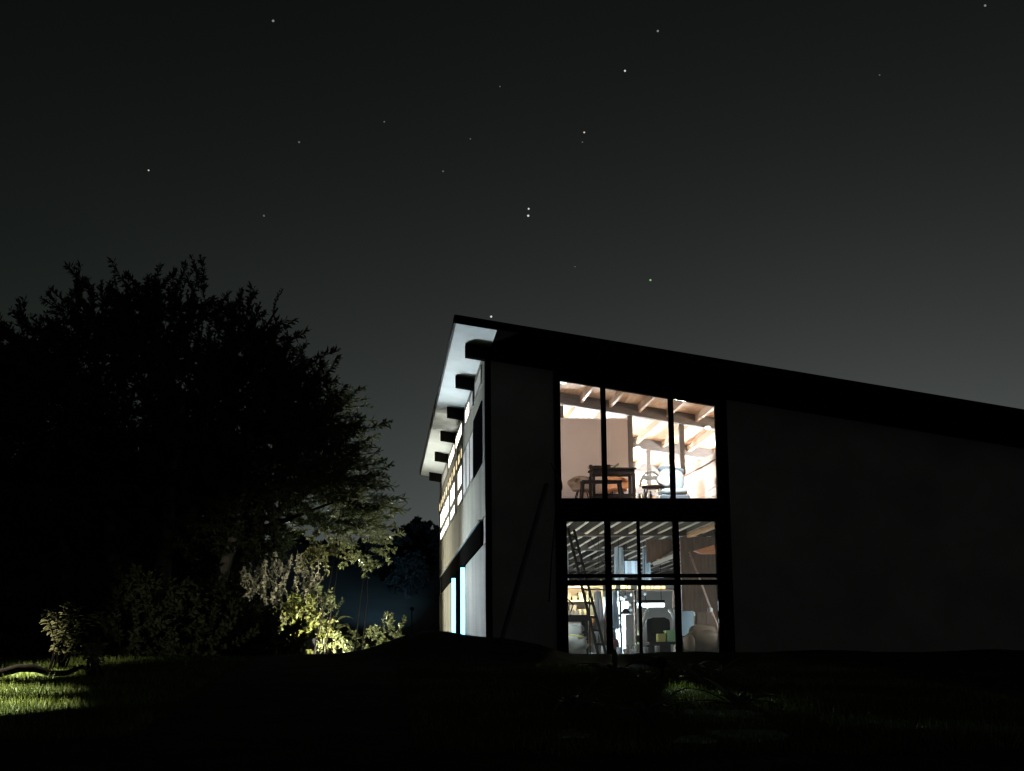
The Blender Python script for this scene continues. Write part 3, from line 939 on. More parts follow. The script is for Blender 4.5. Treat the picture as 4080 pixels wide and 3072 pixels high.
# stuff on the floor
for k, (x, y, c, lab) in enumerate(((4.34, 28.6, (.5, .45, .42), 'small pale round basket on the floor below the grey sheet'), (4.82, 28.7, (.55, .4, .36), 'small pinkish round basket beside the red bag'), (4.95, 28.6, (.5, .5, .48), 'small white round basket under the light column'))):
    b_ = thing('basket', lab, 'basket', (x, y, 1.85), 'small baskets on the lower floor')
    MB().lathe([(.045, 0), (.06, .04), (.062, .1), (.05, .105)], (x, y, 1.852), 12).build('body', mat('basket_%d' % k, c, .8, .3, 20), b_, smooth=True)
    MB().tube([(x - .055, y, 1.95), (x - .03, y, 2.02), (x + .03, y, 2.02), (x + .055, y, 1.95)], .006, 5).build('handle', dark_wood, b_)

# light column, tube lamp, amber shelf, blue panel
cool_e = emat('cool_column', (.72, .93, 1.0), 3.2)
lcx = thing('light_column', 'bright bluish white light column behind the thin mullion', 'lamp', (5.1, 31.5, 1.85))
MB().box(5.02, 5.20, 31.45, 31.6, 1.852, 1.94).build('base', black_metal, lcx)
for z0, z1 in ((2.03, 2.34), (2.52, 2.66), (2.72, 2.98)):
    MB().box(5.06, 5.165, 31.47, 31.58, z0, z1).build('diffuser', cool_e, lcx)
MB().box(5.175, 5.20, 31.47, 31.58, 1.942, 3.0).build('spine', black_metal, lcx)
tl = thing('bench_tube_lamp', 'long white tube lamp hanging over the dark machine downstairs', 'tube lamp', (6.1, 31.9, 2.95))
MB().box(5.72, 6.22, 31.86, 31.97, 2.965, 3.03).build('housing', black_metal, tl)
MB().tube([(5.74, 31.9, 2.925), (6.21, 31.9, 2.925)], .045, 10).build('tube', emat('white_tube', (.85, .97, 1), 5), tl)
MB().lathe([(.02, -.05), (.055, -.03), (.055, .03), (.02, .05)], (5.67, 31.9, 2.93), 12).build('end_bulb', emat('white_tube', (.85, .97, 1), 5), tl)
for x in (5.8, 6.15):
    MB().tube([(x, 31.9, 3.03), (x, 31.9, 4.49)], .006, 5).build('cord', black_metal, tl)
MB().box(5.28, 5.42, 31.86, 31.93, 2.86, 3.0).build('side_diffuser', cool_e, tl)
asf = thing('amber_shelf', 'high shelf with glowing amber glass blocks on the far lower wall', 'shelf', (6.1, 33.3, 3.2))
MB().box(4.9, 6.75, 33.2, 33.45, 3.30, 3.335).build('board', brown_wall, asf)
for x in (5.0, 5.8, 6.7):
    MB().box(x, x + .04, 33.25, 33.45, 1.852, 3.298).build('bracket_post', brown_wall, asf)
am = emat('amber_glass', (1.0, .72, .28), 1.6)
for k, (x, w, h) in enumerate(((5.18, .10, .12), (5.31, .07, .10), (5.50, .13, .12), (5.66, .06, .08), (5.88, .05, .07), (5.98, .06, .07), (6.07, .09, .07), (6.19, .05, .07), (6.27, .24, .07))):
    o = MB().box(x, x + w, 33.24, 33.34, 3.337, 3.337 + h).build('glass_block', am, bevel=.006)
    nth = ('leftmost', 'second', 'third', 'fourth', 'fifth', 'sixth', 'seventh', 'eighth', 'wide rightmost')[k]
    tag(o, '%s glowing amber glass block %son the high lower-floor shelf' % (nth, 'from the left ' if 0 < k < 8 else ''), 'glass block', 'amber glass blocks on the high shelf')
bp = thing('blue_curtain', 'pale blue glowing curtain near the ceiling downstairs', 'curtain', (6.0, 34.5, 3.8))
for k in range(4):
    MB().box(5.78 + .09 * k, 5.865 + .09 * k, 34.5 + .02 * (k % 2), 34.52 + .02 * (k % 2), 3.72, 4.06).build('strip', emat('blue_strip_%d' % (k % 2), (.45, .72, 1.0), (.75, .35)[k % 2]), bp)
MB().box(5.75, 6.16, 34.49, 34.53, 4.062, 4.09).build('rail', black_metal, bp)
for x in (5.77, 6.13):
    MB().box(x, x + .02, 34.49, 34.52, 4.092, 4.232).build('hanger', black_metal, bp)

# dark machine with arched guards, green crate
mc = thing('machine', 'black round shouldered machine with grey arched guards downstairs', 'machine', (5.75, 30.2, 1.85))
prof = [(5.50, 1.852), (5.98, 1.852), (5.98, 2.50)] + [(5.74 + .24 * math.cos(a), 2.50 + .10 * math.sin(a) ** .6) for a in [math.pi * k / 10 for k in range(1, 10)]] + [(5.50, 2.50)]
MB().prism(prof, 30.15, 30.7).build('body', black_metal, mc)
gg = mat('grey_guard', (.55, .58, .62), .5, .15)
for sx, x in ((-1, 5.44), (1, 6.04), (1, 6.12)):
    MB().tube([(x - sx * .09, 30.1, 2.75), (x - sx * .02, 30.1, 2.68), (x + sx * .02, 30.1, 2.5), (x + sx * (.02 if sx > 0 else .09), 30.1, 2.32)], .034, 8).build('guard', gg, mc, smooth=True)
MB().box(5.6, 5.88, 30.12, 30.148, 2.3, 2.6).build('front_plate', mat('front_plate', (.012, .012, .012), .8, .2, spec=.1), mc)
gc = thing('green_crate', 'pale green box on a low table at the foot of the machine', 'crate', (5.9, 29.5, 2.1))
MB().box(5.78, 6.06, 29.5, 29.8, 2.10, 2.295).build('body', mat('pale_green_plastic', (.45, .78, .40), .5, .08), gc, bevel=.006)
MB().box(5.77, 6.07, 29.49, 29.81, 2.297, 2.325).build('lid', mat('pale_green_lid', (.55, .8, .45), .5, .08), gc)
tag(MB().box(5.60, 5.76, 29.5, 29.7, 2.10, 2.26).build('yellow_box', mat('yellow_card', (.55, .52, .16), .6, .1), bevel=.004), 'small yellow box left of the pale green box', 'box')
lt = thing('low_table', 'dark low table carrying the green and yellow boxes', 'table', (5.85, 29.6, 1.85))
MB().box(5.40, 6.12, 29.4, 29.9, 2.05, 2.098).build('top', dark_wood, lt)
for x, y in ((5.44, 29.45), (6.08, 29.45), (5.44, 29.85), (6.08, 29.85)):
    MB().box(x - .02, x + .02, y - .02, y + .02, 1.852, 2.048).build('leg', dark_wood, lt)
gb = emat('green_jar_glow', (.5, .9, .5), .5)  # emission paints a glow into the jars, no lamp inside
for k, (x, z) in enumerate(((5.30, 2.24), (5.25, 2.0), (5.31, 1.93))):
    b_ = thing('green_jar', ('topmost green glass jar on stand left of machine', 'middle green glass jar left of the machine', 'lowest green glass jar left of the machine')[k], 'jar', (x, 29.9, z), 'green jars left of the machine')
    MB().lathe([(.03, 0), (.045, .02), (.045, .08), (.025, .1)], (x, 29.9, z), 10).build('body', gb, b_, smooth=True)
    MB().lathe([(.026, 0), (.03, .003), (.03, .015), (.02, .017)], (x, 29.9, z + .1), 10).build('lid', grey_m, b_)
jst = thing('jar_stand', 'dark stepped stand holding green jars left of the machine', 'stand', (5.28, 29.95, 1.85))
MB().box(5.2, 5.36, 29.84, 29.96, 1.852, 1.928).build('lower_step', dark_wood, jst)
MB().box(5.2, 5.28, 29.84, 29.96, 1.93, 1.998).build('middle_step', dark_wood, jst)
MB().box(5.24, 5.36, 29.98, 30.06, 1.852, 2.238).build('upper_step', dark_wood, jst)
MB().box(5.26, 5.35, 29.86, 29.978, 2.218, 2.238).build('top_step', dark_wood, jst)
# white jars row on a hanging shelf in the middle
hs = thing('hanging_shelf', 'narrow hanging shelf with white jars behind the coats', 'shelf', (4.85, 30.6, 2.6))
MB().box(4.60, 5.04, 30.55, 30.72, 2.56, 2.585).build('board', brown_wall, hs)
for x in (4.61, 5.03):
    MB().tube([(x, 30.63, 2.586), (x, 30.63, 4.496)], .005, 5).build('cord', black_metal, hs)
for k in range(4):
    x = 4.66 + .1 * k
    o = MB().lathe([(.03, 0), (.04, .015), (.04, .065), (.025, .085)], (x, 30.62, 2.586), 10).build('jar', white_paint, smooth=True)
    tag(o, '%s white jar from the left on the narrow hanging shelf' % jl[k], 'jar', 'white jars on the hanging shelf')

# clutter of the workshop
lsn = thing('light_string', 'sagging string of small bluish bulbs hanging in the middle lower panes', 'string lights', (4.7, 30.3, 2.9))
lp_ = [(300, 400), (300, 460), (450, 490), (560, 445), (640, 560), (560, 740), (700, 680), (530, 640), (830, 430), (880, 690)]
lpts = [at((2400 + .204 * x) / 1.84448, (2280 + .204 * y) / 1.84448, 30.4) for x, y in lp_]
MB().tube([Vector((4.3, 30.4, 4.49))] + lpts, .005, 4).build('wire', black_metal, lsn)
for q, p in enumerate(lpts):
    MB().lathe([(.008, .035), (.02, .02), (.026 + .008 * (q % 3), 0), (.012, -.028)], (p.x, p.y, p.z), 8).build('bulb', emat('bulb_cool_%d' % (q % 3), ((.75, .92, 1.0), (.9, .97, 1.0), (.55, .8, 1.0))[q % 3], (1.5, .9, .6)[q % 3]), lsn, smooth=True)
steel = mat('steel_tool', (.55, .57, .60), .35, .2, 5, metal=.7)
pg = thing('tool_board', 'pale board hung with steel tools in the middle of the lower room', 'tool board', (5.0, 33.0, 1.85))
MB().box(4.55, 5.55, 33.05, 33.09, 1.852, 3.15).build('board', mat('pegboard', (.34, .36, .38), .8, .15, 9), pg)
for q in range(26):
    x, z = 4.6 + .9 * R.random(), 2.0 + 1.05 * R.random()
    if q % 3 == 0:
        MB().lathe([(.03, -.01), (.055, -.008), (.055, .008), (.03, .01)], (x, 33.03, z), 10).build('tool', steel, pg)
    elif q % 3 == 1:
        MB().bar((x, 33.03, z), (x + .04 * (R.random() - .5), 33.03, z - .12 - .14 * R.random()), .02 + .02 * R.random(), .015).build('tool', (steel, dark_wood)[q % 2], pg)
    else:
        MB().prism([(x, z), (x + .09, z + .02), (x + .07, z - .12), (x + .015, z - .10)], 33.02, 33.045).build('tool', (steel, white_paint)[q % 2], pg)
for q, (x, y, r, h, c) in enumerate(((4.30, 28.15, .055, .15, (.5, .5, .5)), (4.62, 28.3, .05, .12, (.45, .5, .56)), (4.98, 28.2, .06, .17, (.5, .47, .42)), (5.14, 28.35, .045, .12, (.4, .46, .5)), (5.33, 28.2, .05, .14, (.35, .34, .33)))):
    t = thing('paint_tin', ('large grey', 'bluish grey', 'tallest beige', 'small blue grey', 'dark grey')[q] + ' paint tin on the floor just inside the lower window', 'paint tin', (x, y, 1.852), 'paint tins inside the lower window')
    MB().lathe([(r, 0), (r, h), (r * .9, h), (r * .9, h - .01)], (x, y, 1.852), 12).build('can', mat('tin_%d' % q, c, .45, .2, 9), t, smooth=False)
    MB().lathe([(r * 1.03, 0), (r * 1.03, .012), (r * .8, .014)], (x, y, 1.852 + h), 12).build('lid', steel, t)
for q, (z, lab) in enumerate(((1.852, 'lowest blue crate of the stack beside the light column'), (2.062, 'middle blue crate of the stack beside the light column'), (2.272, 'topmost blue crate of the stack beside the light column'))):
    t = thing('blue_crate', lab, 'crate', (4.83, 31.2, z), 'stacked blue crates')
    x0, x1, y0, y1, h = 4.66, 5.0, 31.0, 31.3, .205
    bm_ = mat('blue_plastic', (.22, .36, .48), .5, .15)
    for a, b, c, d in ((x0, x1, y0, y0 + .015), (x0, x1, y1 - .015, y1), (x0, x0 + .015, y0 + .016, y1 - .016), (x1 - .015, x1, y0 + .016, y1 - .016)):
        MB().box(a, b, c, d, z, z + h).build('side', bm_, t)
    MB().box(x0 + .02, x1 - .02, y0 - .012, y0 - .002, z + .07, z + .10).build('rib', white_paint, t)
for q, (x, y, z0, z1, w, c, lab) in enumerate(((4.34, 34.0, 3.2, 4.27, .07, (.34, .40, .46), 'narrow bluish plastic sheet hanging from the joists, left'), (5.46, 33.2, 3.45, 4.27, .10, (.4, .47, .52), 'short bluish plastic sheet hanging from the joists by the thin mullion'), (6.12, 33.4, 3.5, 4.27, .08, (.3, .38, .45), 'narrow bluish plastic sheet hanging from the joists, right of the thin mullion'))):
    vs, fs = [], []
    for j in range(9):
        v = j / 8
        for i in range(9):
            u = i / 4 - 1
            vs.append((x + u * w * (1 + .3 * v), y + .02 * math.sin(u * 7 + 3 * v + q), z1 - v * (z1 - z0)))
    for j in range(8):
        for i in range(8):
            a = j * 9 + i
            fs.append((a, a + 1, a + 10, a + 9))
    o = MB().add(vs, fs).build('plastic_sheet', mat('plastic_%d' % q, c, .3, .2, 4, translucent=.5), smooth=True)
    tag(o, lab, 'plastic sheet', 'plastic sheets hung from the joists')

LOW = [((4.0, 31.2, 2.7), 120, (1.0, .92, .80)), ((5.45, 32.4, 2.7), 230, (.78, .92, 1.0)), ((7.6, 35.0, 3.0), 190, (.80, .93, 1.0)), ((5.2, 37.5, 3.0), 170, (.85, .95, 1.0)), ((4.9, 28.4, 2.9), 5, (1.0, .92, .85))]
for k, (p, w, c) in enumerate(LOW[:4]):
    t = thing('pendant_lamp', ('pendant lamp above the cream shelf unit downstairs', 'pendant lamp above the light column downstairs', 'pendant lamp in the rear right of the lower room', 'pendant lamp in the rear middle of the lower room')[k], 'lamp', p, 'pendant lamps downstairs')
    MB().tube([(p[0], p[1], p[2] + .2), (p[0], p[1], 4.49)], .006, 5).build('cord', black_metal, t)
    MB().lathe([(.03, .2), (.04, .16), (.12, .06), (.125, .05)], p, 14).build('shade', black_metal, t)
    lamp('light', (p[0], p[1], p[2] - .06), w, c, .08, t)
fill2 = thing('fill_lamp', 'small fill lamp added unseen behind the front wall right of lower window', 'lamp', (7.4, 27.05, 3.3))  # added fill from the right, out of view
MB().box(7.3, 7.5, 27.002, 27.03, 3.2, 3.4).build('plate', black_metal, fill2)
MB().lathe([(.05, 0), (.09, .05), (.09, .2), (.05, .22)], (7.4, 27.13, 3.2), 12).build('shade', emat('amber_fill_shade', (1, .8, .55), 3), fill2, smooth=True)
lamp('light', (7.2, 27.5, 2.9), 50, (.88, .95, 1.0), .12, fill2)

# ------------------------------------------------------------------ plants
def leaf_quad(vs, fs, base, d, nrm, L, W, droop=0.0):
    side = d.cross(nrm)
    if side.length < 1e-4:
        side = Vector((1, 0, 0))
    side = side.normalized() * (W / 2)
    k = len(vs)
    midp = base + d * (L * .5) + Vector((0, 0, -droop * L * .3)) + nrm * (.06 * L)
    tip = base + d * L + Vector((0, 0, -droop * L))
    vs += [base, midp + side, tip, midp - side]
    fs.append((k, k + 1, k + 2, k + 3))


def spray_mesh(name, m, rng, length=1.0, leaves=44, L=.2, W=.05, spread=.6, droop=.5, rows=3, clump=False):
    """a twig along +Z with leaves along it"""
    vs, fs = [], []
    pts = []
    bx, by = rng.uniform(-.25, .25), rng.uniform(-.25, .25)
    for i in range(7):
        t = i / 6
        pts.append(Vector((bx * t * t * length, by * t * t * length, t * length * (1 - .1 * t))))
    tw = MB().tube(pts, [.012 * (1 - .8 * i / 6) + .002 for i in range(7)], 4)
    vs += [Vector(v) for v in tw.v]
    fs += tw.f
    for q in range(leaves):
        t = rng.uniform(.05, 1.0)
        i = min(5, int(t * 6))
        p = pts[i].lerp(pts[i + 1], t * 6 - i)
        a = rng.uniform(0, 2 * math.pi)
        out = Vector((math.cos(a), math.sin(a), 0))
        d = (out * spread + Vector((0, 0, 1)) * rng.uniform(.25, 1.0) + Vector((rng.gauss(0, .2), rng.gauss(0, .2), 0))).normalized()
        nr = (Vector((rng.gauss(0, 1), rng.gauss(0, 1), rng.gauss(0, 1)))).normalized()
        nr = (nr - d * nr.dot(d)).normalized()
        s = rng.uniform(.6, 1.25)
        leaf_quad(vs, fs, p, d, nr, L * s, W * s, droop * rng.random() * .4)
    me = bpy.data.meshes.new(name)
    me.from_pydata([tuple(v) for v in vs], [], fs)
    me.materials.append(m)
    me.update()
    return me


def orient(p, d, s, roll):
    q = Vector(d).normalized().to_track_quat('Z', 'Y').to_matrix().to_4x4()
    return Matrix.Translation(p) @ q @ Matrix.Rotation(roll, 4, 'Z') @ Matrix.Scale(s, 4)


def place_sprays(root, meshes, mats4, limit=300, name='leaf_spray', mass='foliage'):
    """nearest ones as parts, the rest joined in one mass"""
    order = sorted(range(len(mats4)), key=lambda i: mats4[i].translation.y)
    inv = world_of(root).inverted()
    near = order[:limit]
    for i in near:
        o = bpy.data.objects.new(name, meshes[i % len(meshes)])
        COL.objects.link(o)
        o.parent = root
        o.matrix_parent_inverse = inv
        o.matrix_basis = mats4[i]
    rest = order[limit:]
    if rest:
        vs, fs = [], []
        for i in rest:
            me = meshes[i % len(meshes)]
            k = len(vs)
            M = mats4[i]
            vs += [tuple(M @ v.co) for v in me.vertices]
            fs += [tuple(a + k for a in p.vertices) for p in me.polygons]
        me = bpy.data.meshes.new(mass)
        me.from_pydata(vs, [], fs)
        me.materials.append(meshes[0].materials[0])
        o = link(mass, me, root)
        o['kind'] = 'stuff'


def limb(root, pts, r0, r1, name='branch', n=7):
    k = len(pts)
    bk = bark if name == 'trunk' else dark_bark
    MB().tube(pts, [r0 + (r1 - r0) * i / (k - 1) for i in range(k)], n).build(name, bk, root, smooth=True)


def crown_points(lobes, Y, n, rng, yscale=1.0, shell=.55):
    """points in a set of leafy lobes; lobes are (centre x, centre y, radius) of the clumps, in metres after at()"""
    out = []
    for (c, r, w) in lobes:
        for _ in range(max(1, int(n * w))):
            while True:
                v = Vector((rng.uniform(-1, 1), rng.uniform(-1, 1), rng.uniform(-1, 1)))
                if v.length < 1:
                    break
            v = v.normalized() * (v.length ** shell)
            p = c + Vector((v.x * r, v.y * r * yscale, v.z * r))
            out.append((p, v))
    return out


rng = random.Random(11)
# ---- the big tree
TY = 30.0
sc = 1.84448 * TY / 5900
L_ = [(390, 675, 62), (330, 720, 105), (205, 720, 90), (150, 665, 36), (60, 790, 95), (-40, 830, 110), (450, 650, 36), (505, 745, 85), (560, 735, 40), (600, 830, 90), (655, 890, 75), (690, 965, 78),
      (735, 1020, 65), (500, 900, 200), (270, 900, 220), (60, 950, 190), (-80, 1000, 180), (590, 1000, 140), (720, 1085, 70), (340, 1090, 190), (150, 1130, 200), (-60, 1180, 180), (775, 1075, 38), (440, 1120, 110), (570, 1110, 75), (545, 1165, 60),
      (300, 1230, 130), (160, 1260, 120), (400, 1240, 90), (40, 1270, 120), (-60, 1300, 120), (340, 622, 34), (440, 606, 22), (165, 606, 18), (600, 665, 20), (740, 880, 24), (765, 985, 28), (785, 1040, 26)]
lobes = []
for (x, y, r) in L_:
    c = at(x, y, TY)
    if r > 100:
        c.y += rng.uniform(-.8, .8)
    if y > 1200:
        c.y += 1.6
    lobes.append((c, r * sc, (r / 100) ** 2))
tot = sum(w for _, _, w in lobes)
lobes = [(c, r, w / tot) for c, r, w in lobes]
big = thing('big_tree', 'big dark feathery tree filling the left side, its right edge faintly lit', 'tree', (-4.3, 30, 1.7))
cc = Vector((-4.0, 30, 5.0))
feather = [spray_mesh('leaf_spray', leaf_dark, rng, .9, 100, .14, .034, .5, .6) for _ in range(5)]
ms = []
for p, v in crown_points(lobes, TY, 2300, rng, 1.1, .5):
    d = (p - cc)
    d = Vector((d.x, d.y * .6, max(-.1, d.z) * .8)).normalized() * .6 + Vector((v.x, v.y, v.z)) * .6 + Vector((rng.gauss(0, .45), rng.gauss(0, .4), .25 + rng.gauss(0, .35)))
    if p.x > -1.3 and p.z < 6.8:
        d = Vector((1.0, rng.uniform(-.3, .3), rng.uniform(-.15, .25)))
    ms.append(orient(p - d.normalized() * .35, d, rng.uniform(.6, 1.05), rng.uniform(0, 6.28)))
for p, v in crown_points([(c, r * .82, w) for c, r, w in lobes if r > .7], TY, 2100, rng, 1.1, .6):
    ms.append(orient(p, (rng.gauss(0, 1), rng.gauss(0, 1), rng.gauss(.1, .7)), rng.uniform(.9, 1.3), rng.uniform(0, 6.28)))
place_sprays(big, feather, ms)
for (x, y, x2, y2, r) in ((240, 1440, 250, 900, .20), (355, 1440, 380, 850, .22), (420, 1440, 560, 900, .16), (180, 1440, 90, 950, .15)):
    a, b = at(x, y, TY - rng.uniform(.8, 1.6)), at(x2, y2, TY - .5)
    a.z = ground_z(a.x, a.y) - .05
    pts = [a.lerp(b, t) + Vector((.12 * math.sin(5 * t + x), .1 * math.sin(4 * t), 0)) for t in (0, .15, .3, .45, .6, .8, 1)]
    limb(big, pts, r, r * .35, 'trunk', 10)
for k in range(26):
    c, r, w = lobes[rng.randrange(len(lobes))]
    a = at(rng.choice((250, 370, 500)), rng.uniform(950, 1150), TY)
    mid = a.lerp(c, .5) + Vector((0, 0, -.3))
    limb(big, [a, mid, c], .07, .02, 'branch', 6)
# long streaming twigs on the windward right edge
tw = [spray_mesh('twig', leaf_olive, rng, 1.0, 26, .20, .035, .3, .3) for _ in range(3)]
ms = []
for k in range(120):
    y = rng.uniform(840, 1150)
    xe = 690 + (y - 820) * .33 if y < 1080 else 790
    p = at(xe + rng.uniform(-60, 25), y, TY + rng.uniform(-.8, .8))
    ms.append(orient(p, (1, rng.uniform(-.3, .3), rng.uniform(-.12, .3)), rng.uniform(.4, .85), rng.uniform(0, 6)))
place_sprays(big, tw, ms, 300, 'twig')

# ---- lit shrubs under the tree, right
def shrub(name, label, px, depth, r_px, n, meshes, sq=1.0, direction=None, group=None, stems=4, cat='shrub', limit=300, srange=(.5, 1.0), zdown=False):
    c = at(px[0], px[1], depth)
    r = r_px * 1.84448 * depth / 5900
    gz = ground_z(c.x, c.y)
    root = thing(name, label, cat, (c.x, c.y, gz), group)
    ms = []
    for _ in range(n):
        while True:
            v = Vector((rng.uniform(-1, 1), rng.uniform(-1, 1), rng.uniform(-1, 1)))
            if .2 < v.length < 1:
                break
        p = c + Vector((v.x * r, v.y * r * .8, v.z * r * sq))
        d = direction if direction else (v + Vector((0, 0, .4)))
        d = Vector(d) + Vector((rng.gauss(0, .25), rng.gauss(0, .25), rng.gauss(0, .15)))
        ms.append(orient(p, d, rng.uniform(*srange), rng.uniform(0, 6.28)))
    place_sprays(root, meshes, ms, limit)
    for k in range(min(stems, 2)):
        a = Vector((c.x + rng.uniform(-.3, .3) * r, c.y + rng.uniform(-.2, .2) * r, gz - .03))
        b = c + Vector((rng.uniform(-.7, .7) * r, rng.uniform(-.3, .3) * r, rng.uniform(0, .6) * r * sq))
        limb(root, [a, a.lerp(b, .5) + Vector((rng.uniform(-.1, .1), 0, 0)), b], .016, .006, 'stem', 6)
    return root


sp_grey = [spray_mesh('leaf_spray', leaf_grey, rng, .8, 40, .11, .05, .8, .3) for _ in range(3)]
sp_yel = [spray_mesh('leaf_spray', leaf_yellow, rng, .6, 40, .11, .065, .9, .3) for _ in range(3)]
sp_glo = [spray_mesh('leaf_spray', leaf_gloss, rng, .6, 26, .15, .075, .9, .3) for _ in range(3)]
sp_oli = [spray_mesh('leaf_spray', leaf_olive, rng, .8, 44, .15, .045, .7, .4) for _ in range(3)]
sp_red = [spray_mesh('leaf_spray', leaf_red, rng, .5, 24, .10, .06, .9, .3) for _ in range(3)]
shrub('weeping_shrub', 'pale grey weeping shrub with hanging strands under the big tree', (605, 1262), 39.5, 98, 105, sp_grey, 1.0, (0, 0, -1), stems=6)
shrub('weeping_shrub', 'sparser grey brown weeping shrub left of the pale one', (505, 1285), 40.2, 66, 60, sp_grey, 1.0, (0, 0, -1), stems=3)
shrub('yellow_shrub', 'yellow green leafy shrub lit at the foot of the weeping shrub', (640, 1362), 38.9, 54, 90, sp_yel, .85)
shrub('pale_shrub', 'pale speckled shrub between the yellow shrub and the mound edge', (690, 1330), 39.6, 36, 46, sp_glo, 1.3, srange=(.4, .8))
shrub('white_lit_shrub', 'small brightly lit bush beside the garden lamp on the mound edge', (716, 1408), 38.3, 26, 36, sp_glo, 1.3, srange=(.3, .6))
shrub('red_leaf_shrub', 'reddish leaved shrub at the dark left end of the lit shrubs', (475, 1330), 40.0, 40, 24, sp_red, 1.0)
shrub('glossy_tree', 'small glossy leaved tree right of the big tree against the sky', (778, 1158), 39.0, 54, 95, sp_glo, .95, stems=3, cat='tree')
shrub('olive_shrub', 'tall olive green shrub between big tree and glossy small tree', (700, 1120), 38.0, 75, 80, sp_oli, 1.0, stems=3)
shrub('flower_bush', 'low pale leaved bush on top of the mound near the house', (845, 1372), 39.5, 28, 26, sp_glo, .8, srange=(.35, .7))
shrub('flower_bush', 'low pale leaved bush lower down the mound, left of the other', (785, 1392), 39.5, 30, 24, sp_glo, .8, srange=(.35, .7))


def big_leaf(name, root, base, d, L, W, m, bend=.4, n=7):
    """a broad leaf with a folded midrib"""
    d = Vector(d).normalized()
    side = d.cross(Vector((0, 0, 1)))
    if side.length < .05:
        side = Vector((1, 0, 0))
    side.normalize()
    upn = side.cross(d).normalized()
    vs, fs = [], []
    for i in range(n):
        t = i / (n - 1)
        c = Vector(base) + d * (L * t) - Vector((0, 0, 1)) * (bend * L * t * t)
        w = W * math.sin(math.pi * min(1, (t * .93 + .05))) ** .8 * .5
        vs += [c - side * w + upn * w * .35, c, c + side * w + upn * w * .35]
    for i in range(n - 1):
        a = i * 3
        fs += [(a, a + 1, a + 4, a + 3), (a + 1, a + 2, a + 5, a + 4)]
    o = MB().add(vs, fs).build(name, m, root, smooth=True)
    sd = o.modifiers.new('thick', 'SOLIDIFY')
    sd.thickness = .004
    return o


sp_drk = [spray_mesh('leaf_spray', leaf_dark, rng, .8, 60, .14, .06, .8, .4) for _ in range(3)]
for (x, y, d, r, lab) in ((20, 1330, 32.5, 120, 'dark bush at the left edge behind the lit lawn shrub'), (210, 1345, 33.0, 110, 'dark bush behind the lawn right of the lit lawn shrub'),
                          (360, 1340, 32.6, 110, 'dark bush under the middle of the big tree'), (470, 1390, 32.0, 80, 'dark bush left of the lit shrubs'), (120, 1260, 34.5, 120, 'taller dark bush behind the trunks on the left'),
                          (300, 1240, 34.8, 130, 'taller dark bush behind the trunks in the middle'), (560, 1420, 31.0, 50, 'low dark bush in front of the yellow green shrub'),
                          (130, 1360, 27.0, 95, 'dark bush in front of the left trunks'), (300, 1370, 27.2, 100, 'dark bush in front of the middle trunks'), (430, 1395, 27.4, 70, 'dark bush in front of the leaning right trunk')):
    shrub('dark_shrub', lab, (x, y), d, r, 150, sp_drk, .9, group='dark bushes under the big tree', stems=3, limit=60, srange=(.6, 1.1))
bl = at(722, 1345, 39.8)
blg = ground_z(bl.x, bl.y)
lp = thing('broad_leaf_plant', 'plant with tall broad grey leaves right of the yellow shrub', 'plant', (bl.x, bl.y, blg))
for k in range(9):
    a = k * 2.4
    hgt = bl.z - .35 + .12 * k * .5 - blg
    base = Vector((bl.x + .08 * math.cos(a), bl.y + .08 * math.sin(a), blg + max(.3, hgt - .1)))
    limb(lp, [(bl.x + .04 * math.cos(a), bl.y, blg - .03), base], .018, .01, 'stalk', 5)
    big_leaf('leaf', lp, base, (math.cos(a) * .8, math.sin(a) * .6 - .4, .7), .62, .26, leaf_gloss, .6)

# ---- left foreground: lit lawn, shrub with pale leaves, crooked dark branch
def stem_shrub(label, base_px, depth, stems, h, n_leaf, seed):
    rg = random.Random(seed)
    c = at(base_px[0], base_px[1], depth)
    c.z = ground_z(c.x, c.y)
    root = thing('leafy_shrub', label, 'shrub', c, 'lit shrubs on the left lawn')
    for s in range(stems):
        a = rg.uniform(0, 6.28)
        lean = rg.uniform(.1, .95)
        top = c + Vector((math.cos(a) * lean * h * .8, math.sin(a) * lean * h * .5, h * rg.uniform(.7, 1.05)))
        b0 = c + Vector((rg.uniform(-.12, .12), rg.uniform(-.1, .1), -.02))
        pts = [b0, b0.lerp(top, .4) + Vector((0, 0, .08)), b0.lerp(top, .75) + Vector((0, 0, .06)), top]
        limb(root, pts, .016, .005, 'stem', 6)
        for q in range(n_leaf):
            t = rg.uniform(.25, 1)
            p = pts[0].lerp(pts[3], t) + Vector((0, 0, .08 * math.sin(math.pi * t)))
            an = rg.uniform(0, 6.28)
            big_leaf('leaf', root, p, (math.cos(an), math.sin(an), rg.uniform(-.3, .7)), rg.uniform(.09, .15), rg.uniform(.05, .08), leaf_pale, .3, 5)
    return root


leaf_pale = mat('pale_leaf', (.24, .23, .12), .5, .3, 3, translucent=.25)
stem_shrub('pale leaved shrub with many thin stems at the edge of the lit lawn', (122, 1452), 21.6, 15, .95, 18, 3)
stem_shrub('low leafy shrub at the right end of the lit lawn', (205, 1490), 19.8, 7, .42, 12, 5)
br = [at(x, y, 20.2) for x, y in ((-30, 1476), (10, 1462), (45, 1452), (80, 1452), (115, 1463), (150, 1462), (185, 1448))]
br = [p + Vector((0, -.15, .05)) for p in br]
tag(MB().tube(br, [.06, .055, .05, .048, .042, .034, .022], 8).build('crooked_branch', mat('black_bark', (.005, .004, .004), .9, .3, 6, bump=.5, spec=0.0), smooth=True),
    'crooked dark branch lying across the lit lawn', 'branch')

